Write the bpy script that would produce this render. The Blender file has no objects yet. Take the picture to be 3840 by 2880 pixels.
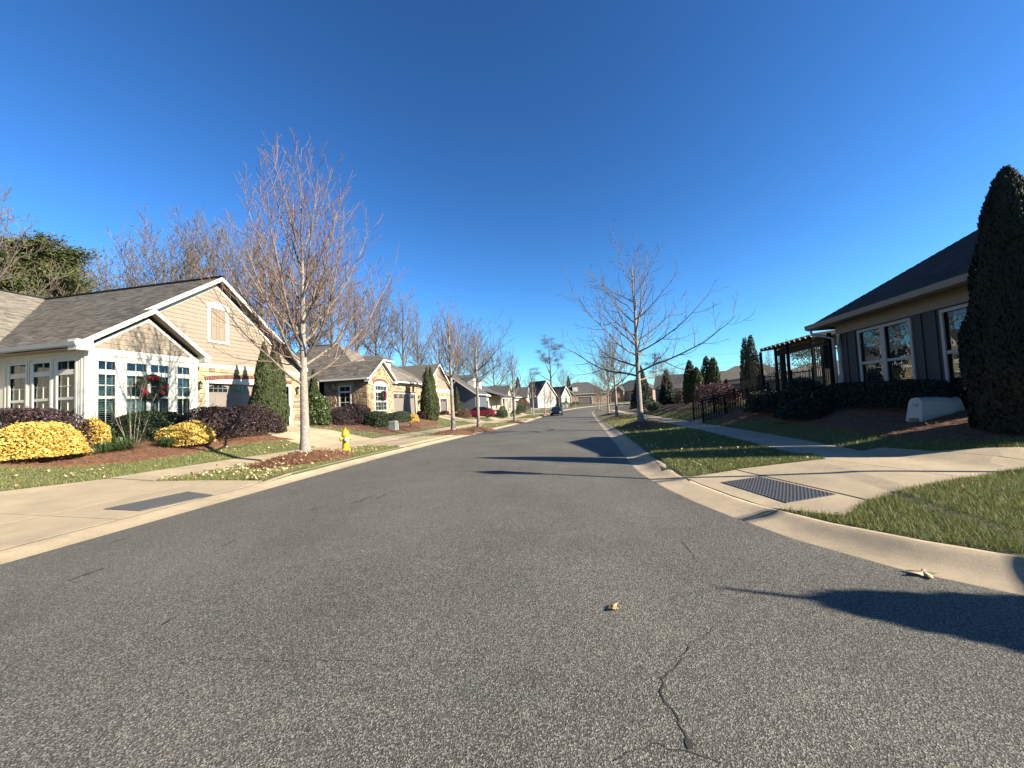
import bpy, bmesh, math, random
import numpy as np
from mathutils import Vector, Matrix
from math import sin, cos, radians, pi, sqrt

sc = bpy.context.scene
# ------------------------------------------------------------------ camera
# world: +Y runs along the street away from the camera, +X to the right, Z up, metres
FPX, PITCH, ROLL, YAW, CAMH = 1442.0, radians(2.764), radians(2.731), radians(10.696), 1.6
_f0 = np.array([-sin(YAW), cos(YAW), 0.]); _x0 = np.array([cos(YAW), sin(YAW), 0.]); _z0 = np.array([0, 0, 1.])
CF = _f0*cos(PITCH)+_z0*sin(PITCH); _u = -_f0*sin(PITCH)+_z0*cos(PITCH)
CX = cos(ROLL)*_x0-sin(ROLL)*_u; CU = sin(ROLL)*_x0+cos(ROLL)*_u
CP = np.array([0, 0, CAMH])
cam = bpy.data.cameras.new('camera'); camo = bpy.data.objects.new('camera', cam); sc.collection.objects.link(camo)
camo.matrix_world = Matrix(((CX[0], CU[0], -CF[0], 0), (CX[1], CU[1], -CF[1], 0), (CX[2], CU[2], -CF[2], CAMH), (0, 0, 0, 1)))
cam.sensor_fit = 'HORIZONTAL'; cam.sensor_width = 36; cam.lens = FPX/3840*36; cam.clip_start = .05; cam.clip_end = 3000
sc.camera = camo
# ------------------------------------------------------------------ sky, sun, exposure
SUN_EL = radians(26.0); SUN_AZ = math.atan2(-.2, 1.0)          # measured from the shadows on the road
SUNV = Vector((cos(SUN_EL)*cos(SUN_AZ), cos(SUN_EL)*sin(SUN_AZ), sin(SUN_EL)))
wd = bpy.data.worlds.new('World'); sc.world = wd; wd.use_nodes = True
nt = wd.node_tree; bgn = nt.nodes['Background']
sky = nt.nodes.new('ShaderNodeTexSky'); sky.sky_type = 'NISHITA'; sky.sun_disc = False
sky.sun_elevation = SUN_EL; sky.sun_rotation = pi/2-SUN_AZ
sky.altitude = 200; sky.air_density = 1.0; sky.dust_density = .25; sky.ozone_density = 4.0
# the clear winter sky of the photograph is a deep saturated blue: the whole sky is graded alike
sgm = nt.nodes.new('ShaderNodeGamma'); sgm.inputs[1].default_value = 1.38
smx = nt.nodes.new('ShaderNodeMix'); smx.data_type = 'RGBA'; smx.blend_type = 'MULTIPLY'; smx.inputs[0].default_value = 1; smx.inputs[7].default_value = (.40, .64, .735, 1)
nt.links.new(sky.outputs[0], sgm.inputs[0]); nt.links.new(sgm.outputs[0], smx.inputs[6]); nt.links.new(smx.outputs[2], bgn.inputs[0]); bgn.inputs[1].default_value = .05
sl = bpy.data.lights.new('sun', 'SUN'); sl.energy = 5.0; sl.angle = radians(.53); sl.color = (1, .90, .74)
slo = bpy.data.objects.new('sun', sl); sc.collection.objects.link(slo)
slo.rotation_euler = SUNV.to_track_quat('Z', 'Y').to_euler(); slo.location = (30, -6, 15)
vs = sc.view_settings; vs.view_transform = 'Standard'; vs.look = 'None'; vs.gamma = 1; vs.use_curve_mapping = False
vs.exposure = 1.85

# ------------------------------------------------------------------ pixel (of the 3840 px photograph) to direction
def ray(px, py): return CX*((px-1920)/FPX)-CU*((py-1440)/FPX)+CF
def ax(px, py, x): d = ray(px, py); return CP+d*(x/d[0])
def ay(px, py, y): d = ray(px, py); return CP+d*(y/d[1])
def proj(p):
    v = np.asarray(p)-CP; c = v@CF; return 1920+FPX*(v@CX)/c, 1440-FPX*(v@CU)/c

# ------------------------------------------------------------------ terrain
_ty = np.arange(-40, 460, .5)
def _tab(ys, zs, w=13):
    t = np.interp(_ty, ys, zs); k = np.ones(w)/w
    return np.convolve(np.pad(t, w//2, mode='edge'), k, 'valid')
_zr = _tab([-40, 9, 14, 19, 32, 45, 60, 75, 90, 110, 140, 460], [0, 0, -.05, -.15, -.46, -.75, -.9, -.95, -.85, -.45, .1, 3])
_oL = _tab([-40, 6, 16, 25, 60, 460], [.22, .2, .08, .15, .2, .2])
_oH = _tab([-40, 12, 20, 32, 50, 80, 120, 460], [.92, .92, 1.0, 1.2, 1.2, 1.0, .5, .4])
_zs = _tab([-40, 13, 20, 26, 40, 60, 75, 100, 460], [.22, .21, .11, 0, -.2, -.55, -.7, -.5, 3])
_zb = _tab([-40, 6.5, 8.5, 10, 14, 30, 40, 60, 90, 460], [.33, .36, .7, .95, 1.05, 1.0, .6, .1, .0, 3], 7)
def zr(y): return np.interp(y, _ty, _zr)
def rampL(y): return np.clip((8.4-y)/1.2, 0, 1)                       # kerb ramps at the crossing
def rampR(y): return np.clip((8.9-y)/.9, 0, 1)*np.clip((y-4.0)/1.8, 0, 1)
KR = np.array([(.92, 75), (.92, 9.6), (.98, 8.6), (1.08, 7.8), (1.24, 7.0), (1.45, 6.2), (1.71, 5.45), (2.06, 4.65), (2.55, 3.95), (3.1, 3.5), (3.8, 3.12), (5, 2.55), (8, 1.2), (30, -7)])
def kr_dist(x, y):
    """signed distance to the right asphalt edge, positive on the lawn side"""
    x = np.asarray(x, float); y = np.asarray(y, float)
    best = np.full(np.broadcast(x, y).shape, 1e9); sgn = np.ones_like(best)
    for (ax_, ay_), (bx_, by_) in zip(KR[:-1], KR[1:]):
        dx, dy = bx_-ax_, by_-ay_; L2 = dx*dx+dy*dy
        t = np.clip(((x-ax_)*dx+(y-ay_)*dy)/L2, 0, 1)
        ex, ey = x-(ax_+t*dx), y-(ay_+t*dy); d = np.hypot(ex, ey)
        s = np.where(dx*ey-dy*ex > 0, 1., -1.)
        m = d < best; best = np.where(m, d, best); sgn = np.where(m, s, sgn)
    return best*sgn
def Z(x, y):
    x = np.asarray(x, float); y = np.asarray(y, float); x, y = np.broadcast_arrays(x, y)
    r = zr(y); oL = np.interp(y, _ty, _oL); oH = np.interp(y, _ty, _oH)
    zs = np.interp(y, _ty, _zs)-r; zb = np.interp(y, _ty, _zb)-r
    def lerp(v, nodes):
        out = np.full(v.shape, 0.)+nodes[0][1]
        for (a, za), (b, zb_) in zip(nodes[:-1], nodes[1:]):
            t = np.clip((v-a)/(b-a), 0, 1); out = np.where(v >= a, za+(zb_-za)*t, out)
        return out
    lx = -x
    rl, rr_ = rampL(y), rampR(y); fr_ = np.interp(y, [14, 26], [.88, .40])
    left = lerp(lx, [(0, 0), (6.75, 0), (7.45, .13-.10*rl), (9.0, .125-.05*rl), (10.5, oL-.08), (11.9, oL), (13.1, oL+.28*(oH-oL)), (14.5, oL+fr_*(oH-oL)), (17.0, oH), (45, oH+.7), (300, oH+.7)])
    d = kr_dist(x, y)
    right = lerp(d, [(0, 0), (.65, .12-.085*rr_*(x < 4)), (1.9, .12+.36*(zs-.12)-.05*rr_*(x < 4)), (3.38, zs), (4.7, zs+.02), (7.3, zb), (40, zb+.5), (300, zb+.5)])
    return r+np.where(x < -3, left, right)
def gp(px, py, dz=0.):
    """where the pixel's ray meets the ground (raised by dz)"""
    d = ray(px, py); t = np.concatenate([np.linspace(.5, 60, 4000), np.linspace(60, 400, 4000)])
    P = CP+d*t[:, None]; h = P[:, 2]-Z(P[:, 0], P[:, 1])-dz
    i = np.argmax(h < 0)
    if h[i] >= 0: i = len(t)-1
    t0, t1 = t[max(i-1, 0)], t[i]; h0, h1 = h[max(i-1, 0)], h[i]
    tt = t0+(t1-t0)*(h0/(h0-h1) if h0 != h1 else 0)
    return CP+d*tt

# ------------------------------------------------------------------ mesh helpers
COL = sc.collection; ORG = {}
def tag(o, label=None, cat=None, group=None, kind=None):
    if label: o['label'] = label
    if cat: o['category'] = cat
    if group: o['group'] = group
    if kind: o['kind'] = kind
    return o
def empty(name, loc, rz=0, label=None, cat=None, group=None, kind=None):
    o = bpy.data.objects.new(name, None); COL.objects.link(o); o.location = [float(v) for v in loc]; o.rotation_euler = (0, 0, rz)
    o.empty_display_size = .2
    ORG[o.name] = np.array(loc, float)
    return tag(o, label, cat, group, kind)
def mesh(name, V, F, smooth=False):
    me = bpy.data.meshes.new(name); V = np.asarray(V, np.float32)
    if isinstance(F, np.ndarray):
        k = F.shape[1]; n = len(F)
        me.vertices.add(len(V)); me.vertices.foreach_set('co', V.ravel())
        me.loops.add(n*k); me.loops.foreach_set('vertex_index', F.ravel().astype(np.int32))
        me.polygons.add(n); me.polygons.foreach_set('loop_start', np.arange(0, n*k, k, dtype=np.int32))
        try: me.polygons.foreach_set('loop_total', np.full(n, k, np.int32))
        except Exception: pass
        me.update(calc_edges=True)
    else:
        me.from_pydata(V.tolist(), [], F); me.update()
    if smooth: me.polygons.foreach_set('use_smooth', [True]*len(me.polygons))
    return me
def link(name, me, mat, parent=None, **k):
    o = bpy.data.objects.new(name, me); COL.objects.link(o)
    if mat and not me.materials:
        for m in (mat if isinstance(mat, (list, tuple)) else [mat]): me.materials.append(m)
    if parent: o.parent = parent; ORG[o.name] = ORG.get(parent.name, np.zeros(3))
    tag(o, k.get('label'), k.get('cat'), k.get('group'), k.get('kind'))
    return o
class G:
    """collects faces (world coordinates) for one mesh object"""
    def __init__(s): s.v = []; s.f = []; s.mi = []; s.m = 0
    def add(s, vs, fs):
        n = len(s.v); s.v += [tuple(float(c) for c in v) for v in vs]; s.f += [tuple(i+n for i in f) for f in fs]; s.mi += [s.m]*len(fs); return s
    def box(s, x0, x1, y0, y1, z0, z1):
        return s.hexa([(x0, y0, z0), (x1, y0, z0), (x1, y1, z0), (x0, y1, z0)], [(x0, y0, z1), (x1, y0, z1), (x1, y1, z1), (x0, y1, z1)])
    def hexa(s, a, b):
        n = len(a)
        return s.add(list(a)+list(b), [tuple(reversed(range(n))), tuple(range(n, 2*n))]+[(i, (i+1) % n, n+(i+1) % n, n+i) for i in range(n)])
    def prism(s, poly, off):
        off = np.array(off); return s.hexa([np.array(p) for p in poly], [np.array(p)+off for p in poly])
    def quad(s, *p): return s.add(p, [tuple(range(len(p)))])
    def tube(s, pts, rad, n=6, cap=True):
        pts = [np.array(p, float) for p in pts]; m = len(pts)
        if not hasattr(rad, '__len__'): rad = [rad]*m
        rings = []
        for i, p in enumerate(pts):
            t = pts[min(i+1, m-1)]-pts[max(i-1, 0)]; t = t/(np.linalg.norm(t)+1e-9)
            a = np.cross(t, [0, 0, 1.] if abs(t[2]) < .9 else [1., 0, 0]); a /= np.linalg.norm(a); b = np.cross(t, a)
            rings += [p+rad[i]*(a*cos(2*pi*k/n)+b*sin(2*pi*k/n)) for k in range(n)]
        fs = [(i*n+k, i*n+(k+1) % n, (i+1)*n+(k+1) % n, (i+1)*n+k) for i in range(m-1) for k in range(n)]
        if cap: fs += [tuple(reversed(range(n))), tuple(range((m-1)*n, m*n))]
        return s.add(rings, fs)
    def lathe(s, prof, c=(0, 0, 0), n=16, axis='z'):
        vs = []
        for r, h in prof:
            for k in range(n):
                a, b = r*cos(2*pi*k/n), r*sin(2*pi*k/n)
                p = {'z': (a, b, h), 'x': (h, a, b), 'y': (b, h, a)}[axis]
                vs.append((p[0]+c[0], p[1]+c[1], p[2]+c[2]))
        m = len(prof)
        fs = [(i*n+k, i*n+(k+1) % n, (i+1)*n+(k+1) % n, (i+1)*n+k) for i in range(m-1) for k in range(n)]
        fs += [tuple(reversed(range(n))), tuple(range((m-1)*n, m*n))]
        return s.add(vs, fs)
    def build(s, name, mat, parent=None, smooth=False, **k):
        V = np.array(s.v, float) if s.v else np.zeros((0, 3))
        if np.isnan(V).any(): print('NAN', name, parent)
        if parent is not None: V = V-ORG.get(parent.name, np.zeros(3))
        me = mesh(name, V, s.f, smooth)
        o = link(name, me, mat, parent, **k)
        if any(s.mi): me.polygons.foreach_set('material_index', s.mi)
        return o

class FR:
    """wall frame: O + u*U + w*Zup + n*N (N points outwards)"""
    def __init__(s, O, U, N): s.O = np.array(O, float); s.U = np.array(U, float); s.N = np.array(N, float); s.W = np.array([0, 0, 1.])
    def p(s, u, w, n=0): return s.O+s.U*u+s.W*w+s.N*n
def fbox(g, fr, u0, u1, w0, w1, n0, n1):
    return g.hexa([fr.p(u0, w0, n0), fr.p(u1, w0, n0), fr.p(u1, w0, n1), fr.p(u0, w0, n1)], [fr.p(u0, w1, n0), fr.p(u1, w1, n0), fr.p(u1, w1, n1), fr.p(u0, w1, n1)])
def fpoly(g, fr, pts, n0, n1):
    return g.hexa([fr.p(u, w, n0) for u, w in pts], [fr.p(u, w, n1) for u, w in pts])
def FX(x): return FR((x, 0, 0), (0, 1, 0), (1, 0, 0))       # wall facing the street from the left side: u = world y
def FXN(x): return FR((x, 0, 0), (0, 1, 0), (-1, 0, 0))     # wall facing -X: u = world y
def FY(y): return FR((0, y, 0), (1, 0, 0), (0, -1, 0))      # wall facing the camera side: u = world x

# ------------------------------------------------------------------ materials
ALB = .56      # common factor on the reflectances below
def M(name, col, rough=.75, col2=None, scale=6., var=.12, bump=0., bscale=60., metal=0., rand=0., island=False, spec=.5, trans=0., detail=4., coat=0.):
    m = bpy.data.materials.new(name); m.use_nodes = True; t = m.node_tree; N = t.nodes; L = t.links
    b = N['Principled BSDF']; b.inputs['Roughness'].default_value = rough; b.inputs['Metallic'].default_value = metal
    b.inputs['Specular IOR Level'].default_value = spec; b.inputs['Coat Weight'].default_value = coat
    c2 = col2 if col2 else tuple(c*(1-2*var) for c in col)
    col = tuple(c*ALB for c in col); c2 = tuple(c*ALB for c in c2)
    mix = N.new('ShaderNodeMix'); mix.data_type = 'RGBA'; mix.inputs[6].default_value = (*c2, 1); mix.inputs[7].default_value = (*col, 1)
    tc = N.new('ShaderNodeTexCoord')
    if island:
        ge = N.new('ShaderNodeNewGeometry'); L.new(ge.outputs['Random Per Island'], mix.inputs[0])
    else:
        nz = N.new('ShaderNodeTexNoise'); nz.inputs['Scale'].default_value = scale; nz.inputs['Detail'].default_value = detail
        L.new(tc.outputs['Object'], nz.inputs['Vector'])
        mr = N.new('ShaderNodeMapRange'); mr.inputs[1].default_value = .32; mr.inputs[2].default_value = .68
        L.new(nz.outputs[0], mr.inputs[0]); L.new(mr.outputs[0], mix.inputs[0])
    out = mix.outputs[2]
    if rand:
        oi = N.new('ShaderNodeObjectInfo'); mr2 = N.new('ShaderNodeMapRange'); mr2.inputs[3].default_value = 1-rand; mr2.inputs[4].default_value = 1+rand
        L.new(oi.outputs['Random'], mr2.inputs[0])
        hs = N.new('ShaderNodeHueSaturation'); L.new(mr2.outputs[0], hs.inputs['Value']); L.new(out, hs.inputs['Color']); out = hs.outputs[0]
    L.new(out, b.inputs['Base Color'])
    if bump:
        n2 = N.new('ShaderNodeTexNoise'); n2.inputs['Scale'].default_value = bscale; n2.inputs['Detail'].default_value = 3
        L.new(tc.outputs['Object'], n2.inputs['Vector'])
        bp = N.new('ShaderNodeBump'); bp.inputs['Strength'].default_value = bump; bp.inputs['Distance'].default_value = .02
        L.new(n2.outputs[0], bp.inputs['Height']); L.new(bp.outputs[0], b.inputs['Normal'])
    if trans:
        tr = N.new('ShaderNodeBsdfTranslucent'); L.new(out, tr.inputs[0]); ms = N.new('ShaderNodeMixShader'); ms.inputs[0].default_value = trans
        L.new(b.outputs[0], ms.inputs[1]); L.new(tr.outputs[0], ms.inputs[2]); L.new(ms.outputs[0], N['Material Output'].inputs[0])
    return m
def ramp_mat(name, cols, rough=.8, rand_obj=True, bump=.4, bscale=25., scale=5.):
    """a colour picked per object (or per loose piece) from a list, for stones, bricks and shingles"""
    m = M(name, (1, 1, 1), rough, bump=bump, bscale=bscale); t = m.node_tree; N = t.nodes; L = t.links; b = N['Principled BSDF']
    src = N.new('ShaderNodeObjectInfo').outputs['Random'] if rand_obj else N.new('ShaderNodeNewGeometry').outputs['Random Per Island']
    cr = N.new('ShaderNodeValToRGB'); cr.color_ramp.interpolation = 'CONSTANT'
    el = cr.color_ramp.elements
    while len(el) < len(cols): el.new(.5)
    for i, c in enumerate(cols): el[i].position = i/len(cols); el[i].color = (*[q*ALB for q in c], 1)
    L.new(src, cr.inputs[0])
    tc = N.new('ShaderNodeTexCoord'); nz = N.new('ShaderNodeTexNoise'); nz.inputs['Scale'].default_value = scale; nz.inputs['Detail'].default_value = 5
    L.new(tc.outputs['Object'], nz.inputs['Vector'])
    hs = N.new('ShaderNodeHueSaturation'); mr = N.new('ShaderNodeMapRange'); mr.inputs[1].default_value = .3; mr.inputs[2].default_value = .7; mr.inputs[3].default_value = .8; mr.inputs[4].default_value = 1.15
    L.new(nz.outputs[0], mr.inputs[0]); L.new(mr.outputs[0], hs.inputs['Value']); L.new(cr.outputs[0], hs.inputs['Color']); L.new(hs.outputs[0], b.inputs['Base Color'])
    return m
def glass_mat(name, tint=(.75, .82, .82), gloss=.045):
    m = bpy.data.materials.new(name); m.use_nodes = True; t = m.node_tree; N = t.nodes; L = t.links; N.remove(N['Principled BSDF'])
    tr = N.new('ShaderNodeBsdfTransparent'); tr.inputs[0].default_value = (*tint, 1)
    gl = N.new('ShaderNodeBsdfGlossy'); gl.inputs['Roughness'].default_value = .02; gl.inputs[0].default_value = (.9, .95, 1, 1)
    tc = N.new('ShaderNodeTexCoord'); nz = N.new('ShaderNodeTexNoise'); nz.inputs['Scale'].default_value = 3.; L.new(tc.outputs['Object'], nz.inputs['Vector'])
    bp = N.new('ShaderNodeBump'); bp.inputs['Strength'].default_value = .06; bp.inputs['Distance'].default_value = .05; L.new(nz.outputs[0], bp.inputs['Height']); L.new(bp.outputs[0], gl.inputs['Normal'])
    fz = N.new('ShaderNodeFresnel'); gb = N.new('ShaderNodeNewGeometry'); io = N.new('ShaderNodeMix'); io.inputs[2].default_value = 1.5; io.inputs[3].default_value = 1/1.5; L.new(gb.outputs['Backfacing'], io.inputs[0]); L.new(io.outputs[0], fz.inputs[0]); mx = N.new('ShaderNodeMath'); mx.operation = 'MAXIMUM'; mx.inputs[1].default_value = gloss
    L.new(fz.outputs[0], mx.inputs[0]); ms = N.new('ShaderNodeMixShader'); L.new(mx.outputs[0], ms.inputs[0]); L.new(tr.outputs[0], ms.inputs[1]); L.new(gl.outputs[0], ms.inputs[2])
    L.new(ms.outputs[0], N['Material Output'].inputs[0]); return m
# ------------------------------------------------------------------ material library
def asphalt():
    m = bpy.data.materials.new('asphalt'); m.use_nodes = True; t = m.node_tree; N = t.nodes; L = t.links; b = N['Principled BSDF']; b.inputs['Roughness'].default_value = .85
    b.inputs['Specular IOR Level'].default_value = .3
    tc = N.new('ShaderNodeTexCoord')
    v = N.new('ShaderNodeTexVoronoi'); v.inputs['Scale'].default_value = 150; L.new(tc.outputs['Object'], v.inputs['Vector'])
    sp = N.new('ShaderNodeSeparateColor'); L.new(v.outputs['Color'], sp.inputs[0])
    cr = N.new('ShaderNodeValToRGB'); e = cr.color_ramp.elements
    e[0].position = .0; e[0].color = (.014, .0145, .014, 1); e[1].position = 1; e[1].color = (.50, .475, .42, 1)
    for p, c in ((.30, (.035, .035, .032, 1)), (.52, (.068, .067, .061, 1)), (.70, (.118, .115, .103, 1)), (.84, (.235, .225, .20, 1))): x = e.new(p); x.color = c
    n2 = N.new('ShaderNodeTexNoise'); n2.inputs['Scale'].default_value = 160; n2.inputs['Detail'].default_value = 4; L.new(tc.outputs['Object'], n2.inputs['Vector'])
    mm = N.new('ShaderNodeMix'); mm.inputs[0].default_value = .38; L.new(sp.outputs[0], mm.inputs[2]); L.new(n2.outputs[0], mm.inputs[3]); L.new(mm.outputs[0], cr.inputs[0])
    n1 = N.new('ShaderNodeTexNoise'); n1.inputs['Scale'].default_value = .5; n1.inputs['Detail'].default_value = 6; n1.inputs['Roughness'].default_value = .65; L.new(tc.outputs['Object'], n1.inputs['Vector'])
    mr = N.new('ShaderNodeMapRange'); mr.inputs[1].default_value = .3; mr.inputs[2].default_value = .7; mr.inputs[3].default_value = .74; mr.inputs[4].default_value = 1.14; L.new(n1.outputs[0], mr.inputs[0])
    n3 = N.new('ShaderNodeTexNoise'); n3.inputs['Scale'].default_value = 2.2; L.new(tc.outputs['Object'], n3.inputs['Vector'])
    tint = N.new('ShaderNodeMix'); tint.data_type = 'RGBA'; tint.inputs[6].default_value = (1.0, 1.02, .93, 1); tint.inputs[7].default_value = (1.10, 1.0, .94, 1); L.new(n3.outputs[0], tint.inputs[0])
    mu = N.new('ShaderNodeMix'); mu.data_type = 'RGBA'; mu.blend_type = 'MULTIPLY'; mu.inputs[0].default_value = 1; L.new(cr.outputs[0], mu.inputs[6]); L.new(tint.outputs[2], mu.inputs[7])
    hs = N.new('ShaderNodeHueSaturation'); L.new(mr.outputs[0], hs.inputs['Value']); L.new(mu.outputs[2], hs.inputs['Color']); L.new(hs.outputs[0], b.inputs['Base Color'])
    bp = N.new('ShaderNodeBump'); bp.inputs['Strength'].default_value = .55; bp.inputs['Distance'].default_value = .006; L.new(v.outputs['Distance'], bp.inputs['Height']); L.new(bp.outputs[0], b.inputs['Normal'])
    return m
m_asph = asphalt()
def concrete(name, c1, c2, c3, rand=.06):
    m = M(name, c1, .88, rand=rand, bump=.35, bscale=170); t = m.node_tree; N = t.nodes; L = t.links; mix = [n for n in N if n.bl_idname == 'ShaderNodeMix'][0]
    tc = [n for n in N if n.bl_idname == 'ShaderNodeTexCoord'][0]
    def nz(scale, det, lo, hi, rough=.6):
        n = N.new('ShaderNodeTexNoise'); n.inputs['Scale'].default_value = scale; n.inputs['Detail'].default_value = det; n.inputs['Roughness'].default_value = rough; L.new(tc.outputs['Object'], n.inputs['Vector'])
        r = N.new('ShaderNodeMapRange'); r.inputs[1].default_value = lo; r.inputs[2].default_value = hi; L.new(n.outputs[0], r.inputs[0]); return r.outputs[0]
    m1 = N.new('ShaderNodeMix'); m1.data_type = 'RGBA'; m1.inputs[6].default_value = (*[q*.59 for q in c2], 1); m1.inputs[7].default_value = (*[q*.59 for q in c1], 1); L.new(nz(1.2, 9, .36, .62, .7), m1.inputs[0])
    m2 = N.new('ShaderNodeMix'); m2.data_type = 'RGBA'; m2.inputs[7].default_value = (*[q*.59 for q in c3], 1); L.new(m1.outputs[2], m2.inputs[6])
    q = N.new('ShaderNodeMath'); q.operation = 'MULTIPLY'; q.inputs[1].default_value = .55; L.new(nz(.55, 6, .52, .74, .75), q.inputs[0]); L.new(q.outputs[0], m2.inputs[0])
    m3 = N.new('ShaderNodeMix'); m3.data_type = 'RGBA'; m3.blend_type = 'MULTIPLY'; m3.inputs[0].default_value = 1; L.new(m2.outputs[2], m3.inputs[6])
    v = N.new('ShaderNodeMapRange'); v.inputs[3].default_value = .72; v.inputs[4].default_value = 1.22; L.new(nz(110, 3, .3, .7), v.inputs[0]); L.new(v.outputs[0], m3.inputs[7])
    for l in list(L):
        if l.from_node == mix: to = l.to_socket; L.new(m3.outputs[2], to)
    return m
m_crack = M('crack_dark', (.035, .035, .033), 1., var=.2)
m_conc = concrete('concrete', (.58, .455, .285), (.44, .35, .225), (.24, .20, .14), .05)
m_kerb = concrete('kerb_concrete', (.60, .47, .295), (.42, .335, .215), (.17, .145, .10), .06)
m_pad = M('tactile_grey', (.085, .085, .083), .55, var=.15, scale=9, bump=.1)
m_soil = M('lawn_soil', (.085, .105, .03), 1., col2=(.13, .105, .05), scale=3, bump=.5, bscale=40, detail=8)
m_mulch = M('pine_straw_bed', (.27, .115, .05), 1., col2=(.10, .048, .026), scale=9, bump=1., bscale=55, detail=8)
m_needle = M('pine_needles', (.60, .26, .11), .8, col2=(.20, .085, .04), island=True)
m_grass = M('grass_blades', (.31, .33, .075), .65, col2=(.11, .165, .035), island=True, trans=.25)
m_dry = M('dry_grass', (.58, .48, .20), .8, col2=(.32, .29, .10), island=True, trans=.2)
m_leaf_tan = M('dry_leaves', (.95, .76, .47), .7, col2=(.38, .22, .10), island=True, trans=.15)
m_trim = M('cream_trim', (.86, .82, .68), .55, var=.03, scale=3, bump=.05)
m_tan = M('tan_siding', (.34, .275, .20), .7, var=.05, scale=4, bump=.12, bscale=90, rand=.025)
m_shut = M('tan_shutter', (.32, .25, .175), .65, var=.04)
m_gar = M('garage_taupe', (.29, .245, .21), .6, var=.04, scale=3)
m_gard = M('garage_brown', (.21, .175, .16), .6, var=.04, scale=3)
m_shing = ramp_mat('weathered_shingles', [(.21, .18, .145), (.16, .138, .11), (.26, .225, .18), (.13, .115, .092), (.195, .17, .135), (.235, .205, .165)], .9, False, .5, 120., 20.)
m_shbase = M('roof_underlay', (.10, .09, .08), .9, bump=.3)
m_dshing = ramp_mat('charcoal_shingles', [(.022, .024, .032), (.03, .032, .042), (.017, .019, .026), (.036, .038, .05)], .9, False, .5, 120., 20.)
m_ridge = M('ridge_vent', (.018, .017, .016), .9)
m_soff = M('soffit_tan', (.55, .47, .34), .7, var=.03)
m_mortar = M('mortar', (.52, .43, .27), .95, var=.1, scale=12, bump=.4, bscale=60)
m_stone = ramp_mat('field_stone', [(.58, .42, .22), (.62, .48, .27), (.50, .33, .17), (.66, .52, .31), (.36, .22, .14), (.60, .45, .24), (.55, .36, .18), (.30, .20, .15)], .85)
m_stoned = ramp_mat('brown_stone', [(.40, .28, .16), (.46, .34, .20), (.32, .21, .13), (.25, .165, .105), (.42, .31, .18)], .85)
m_brick = ramp_mat('red_brick', [(.27, .10, .07), (.32, .13, .09), (.23, .085, .065), (.30, .14, .10)], .85)
m_glass = glass_mat('window_glass')
m_glassd = glass_mat('dark_window_glass', (.3, .33, .36), .30)
m_blind = M('blind_slats', (.72, .74, .66), .6, var=.03)
m_white = M('white_paint', (.80, .80, .77), .5, var=.02)
m_curt = M('curtain', (.22, .27, .25), .9, var=.2, scale=2)
m_blackm = M('black_metal', (.012, .012, .013), .8, spec=.12, var=.1)
m_lampglass = M('lantern_glass', (.32, .33, .30), .25, var=.1)
m_bark = M('pale_bark', (.44, .385, .32), .85, col2=(.24, .20, .165), scale=14, bump=.6, bscale=35, detail=8)
m_bark2 = M('limb_bark', (.34, .275, .21), .85, col2=(.13, .10, .075), scale=9, bump=.4, bscale=40)
m_twig = M('red_twigs', (.32, .20, .155), .8, col2=(.15, .085, .07), island=True)
m_twig2 = M('grey_twigs', (.20, .155, .115), .85, col2=(.10, .078, .06), island=True)
m_dbark = M('dark_bark', (.19, .15, .12), .9, col2=(.10, .08, .065), scale=6, bump=.6, bscale=20)
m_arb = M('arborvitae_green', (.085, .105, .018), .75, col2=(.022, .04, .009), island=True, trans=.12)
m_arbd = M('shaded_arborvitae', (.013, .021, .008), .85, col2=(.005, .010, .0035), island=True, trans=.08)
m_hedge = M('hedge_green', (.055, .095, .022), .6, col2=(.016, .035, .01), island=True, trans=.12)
m_hedged = M('shaded_hedge_green', (.013, .022, .008), .8, col2=(.007, .014, .005), island=True)  # hedge green with the shade by the clubhouse darkened into its colour
m_holly = M('holly_green', (.12, .16, .04), .45, col2=(.02, .045, .012), island=True, trans=.1)
m_purple = M('purple_foliage', (.072, .032, .030), .65, col2=(.016, .007, .009), island=True, trans=.1)
m_redleaf = M('red_foliage', (.17, .035, .04), .6, col2=(.012, .010, .008), island=True, trans=.15)
m_yellow = M('yellow_foliage', (1.1, .82, .19), .6, col2=(.66, .36, .06), island=True, trans=.22)
m_olive = M('olive_foliage', (.17, .17, .05), .7, col2=(.07, .07, .02), island=True, trans=.12)
m_rust = M('rust_foliage', (.22, .135, .06), .75, col2=(.08, .05, .025), island=True, trans=.1)
m_liri = M('liriope_green', (.13, .20, .05), .5, col2=(.03, .06, .018), island=True, trans=.15)
m_pine = M('pine_green', (.15, .17, .035), .75, col2=(.035, .055, .014), island=True, trans=.1)
m_fir = M('fir_green', (.055, .075, .028), .75, col2=(.018, .03, .012), island=True, trans=.1)
m_stem = M('inner_stems', (.10, .07, .05), .9, col2=(.05, .035, .025), scale=9)

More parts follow.
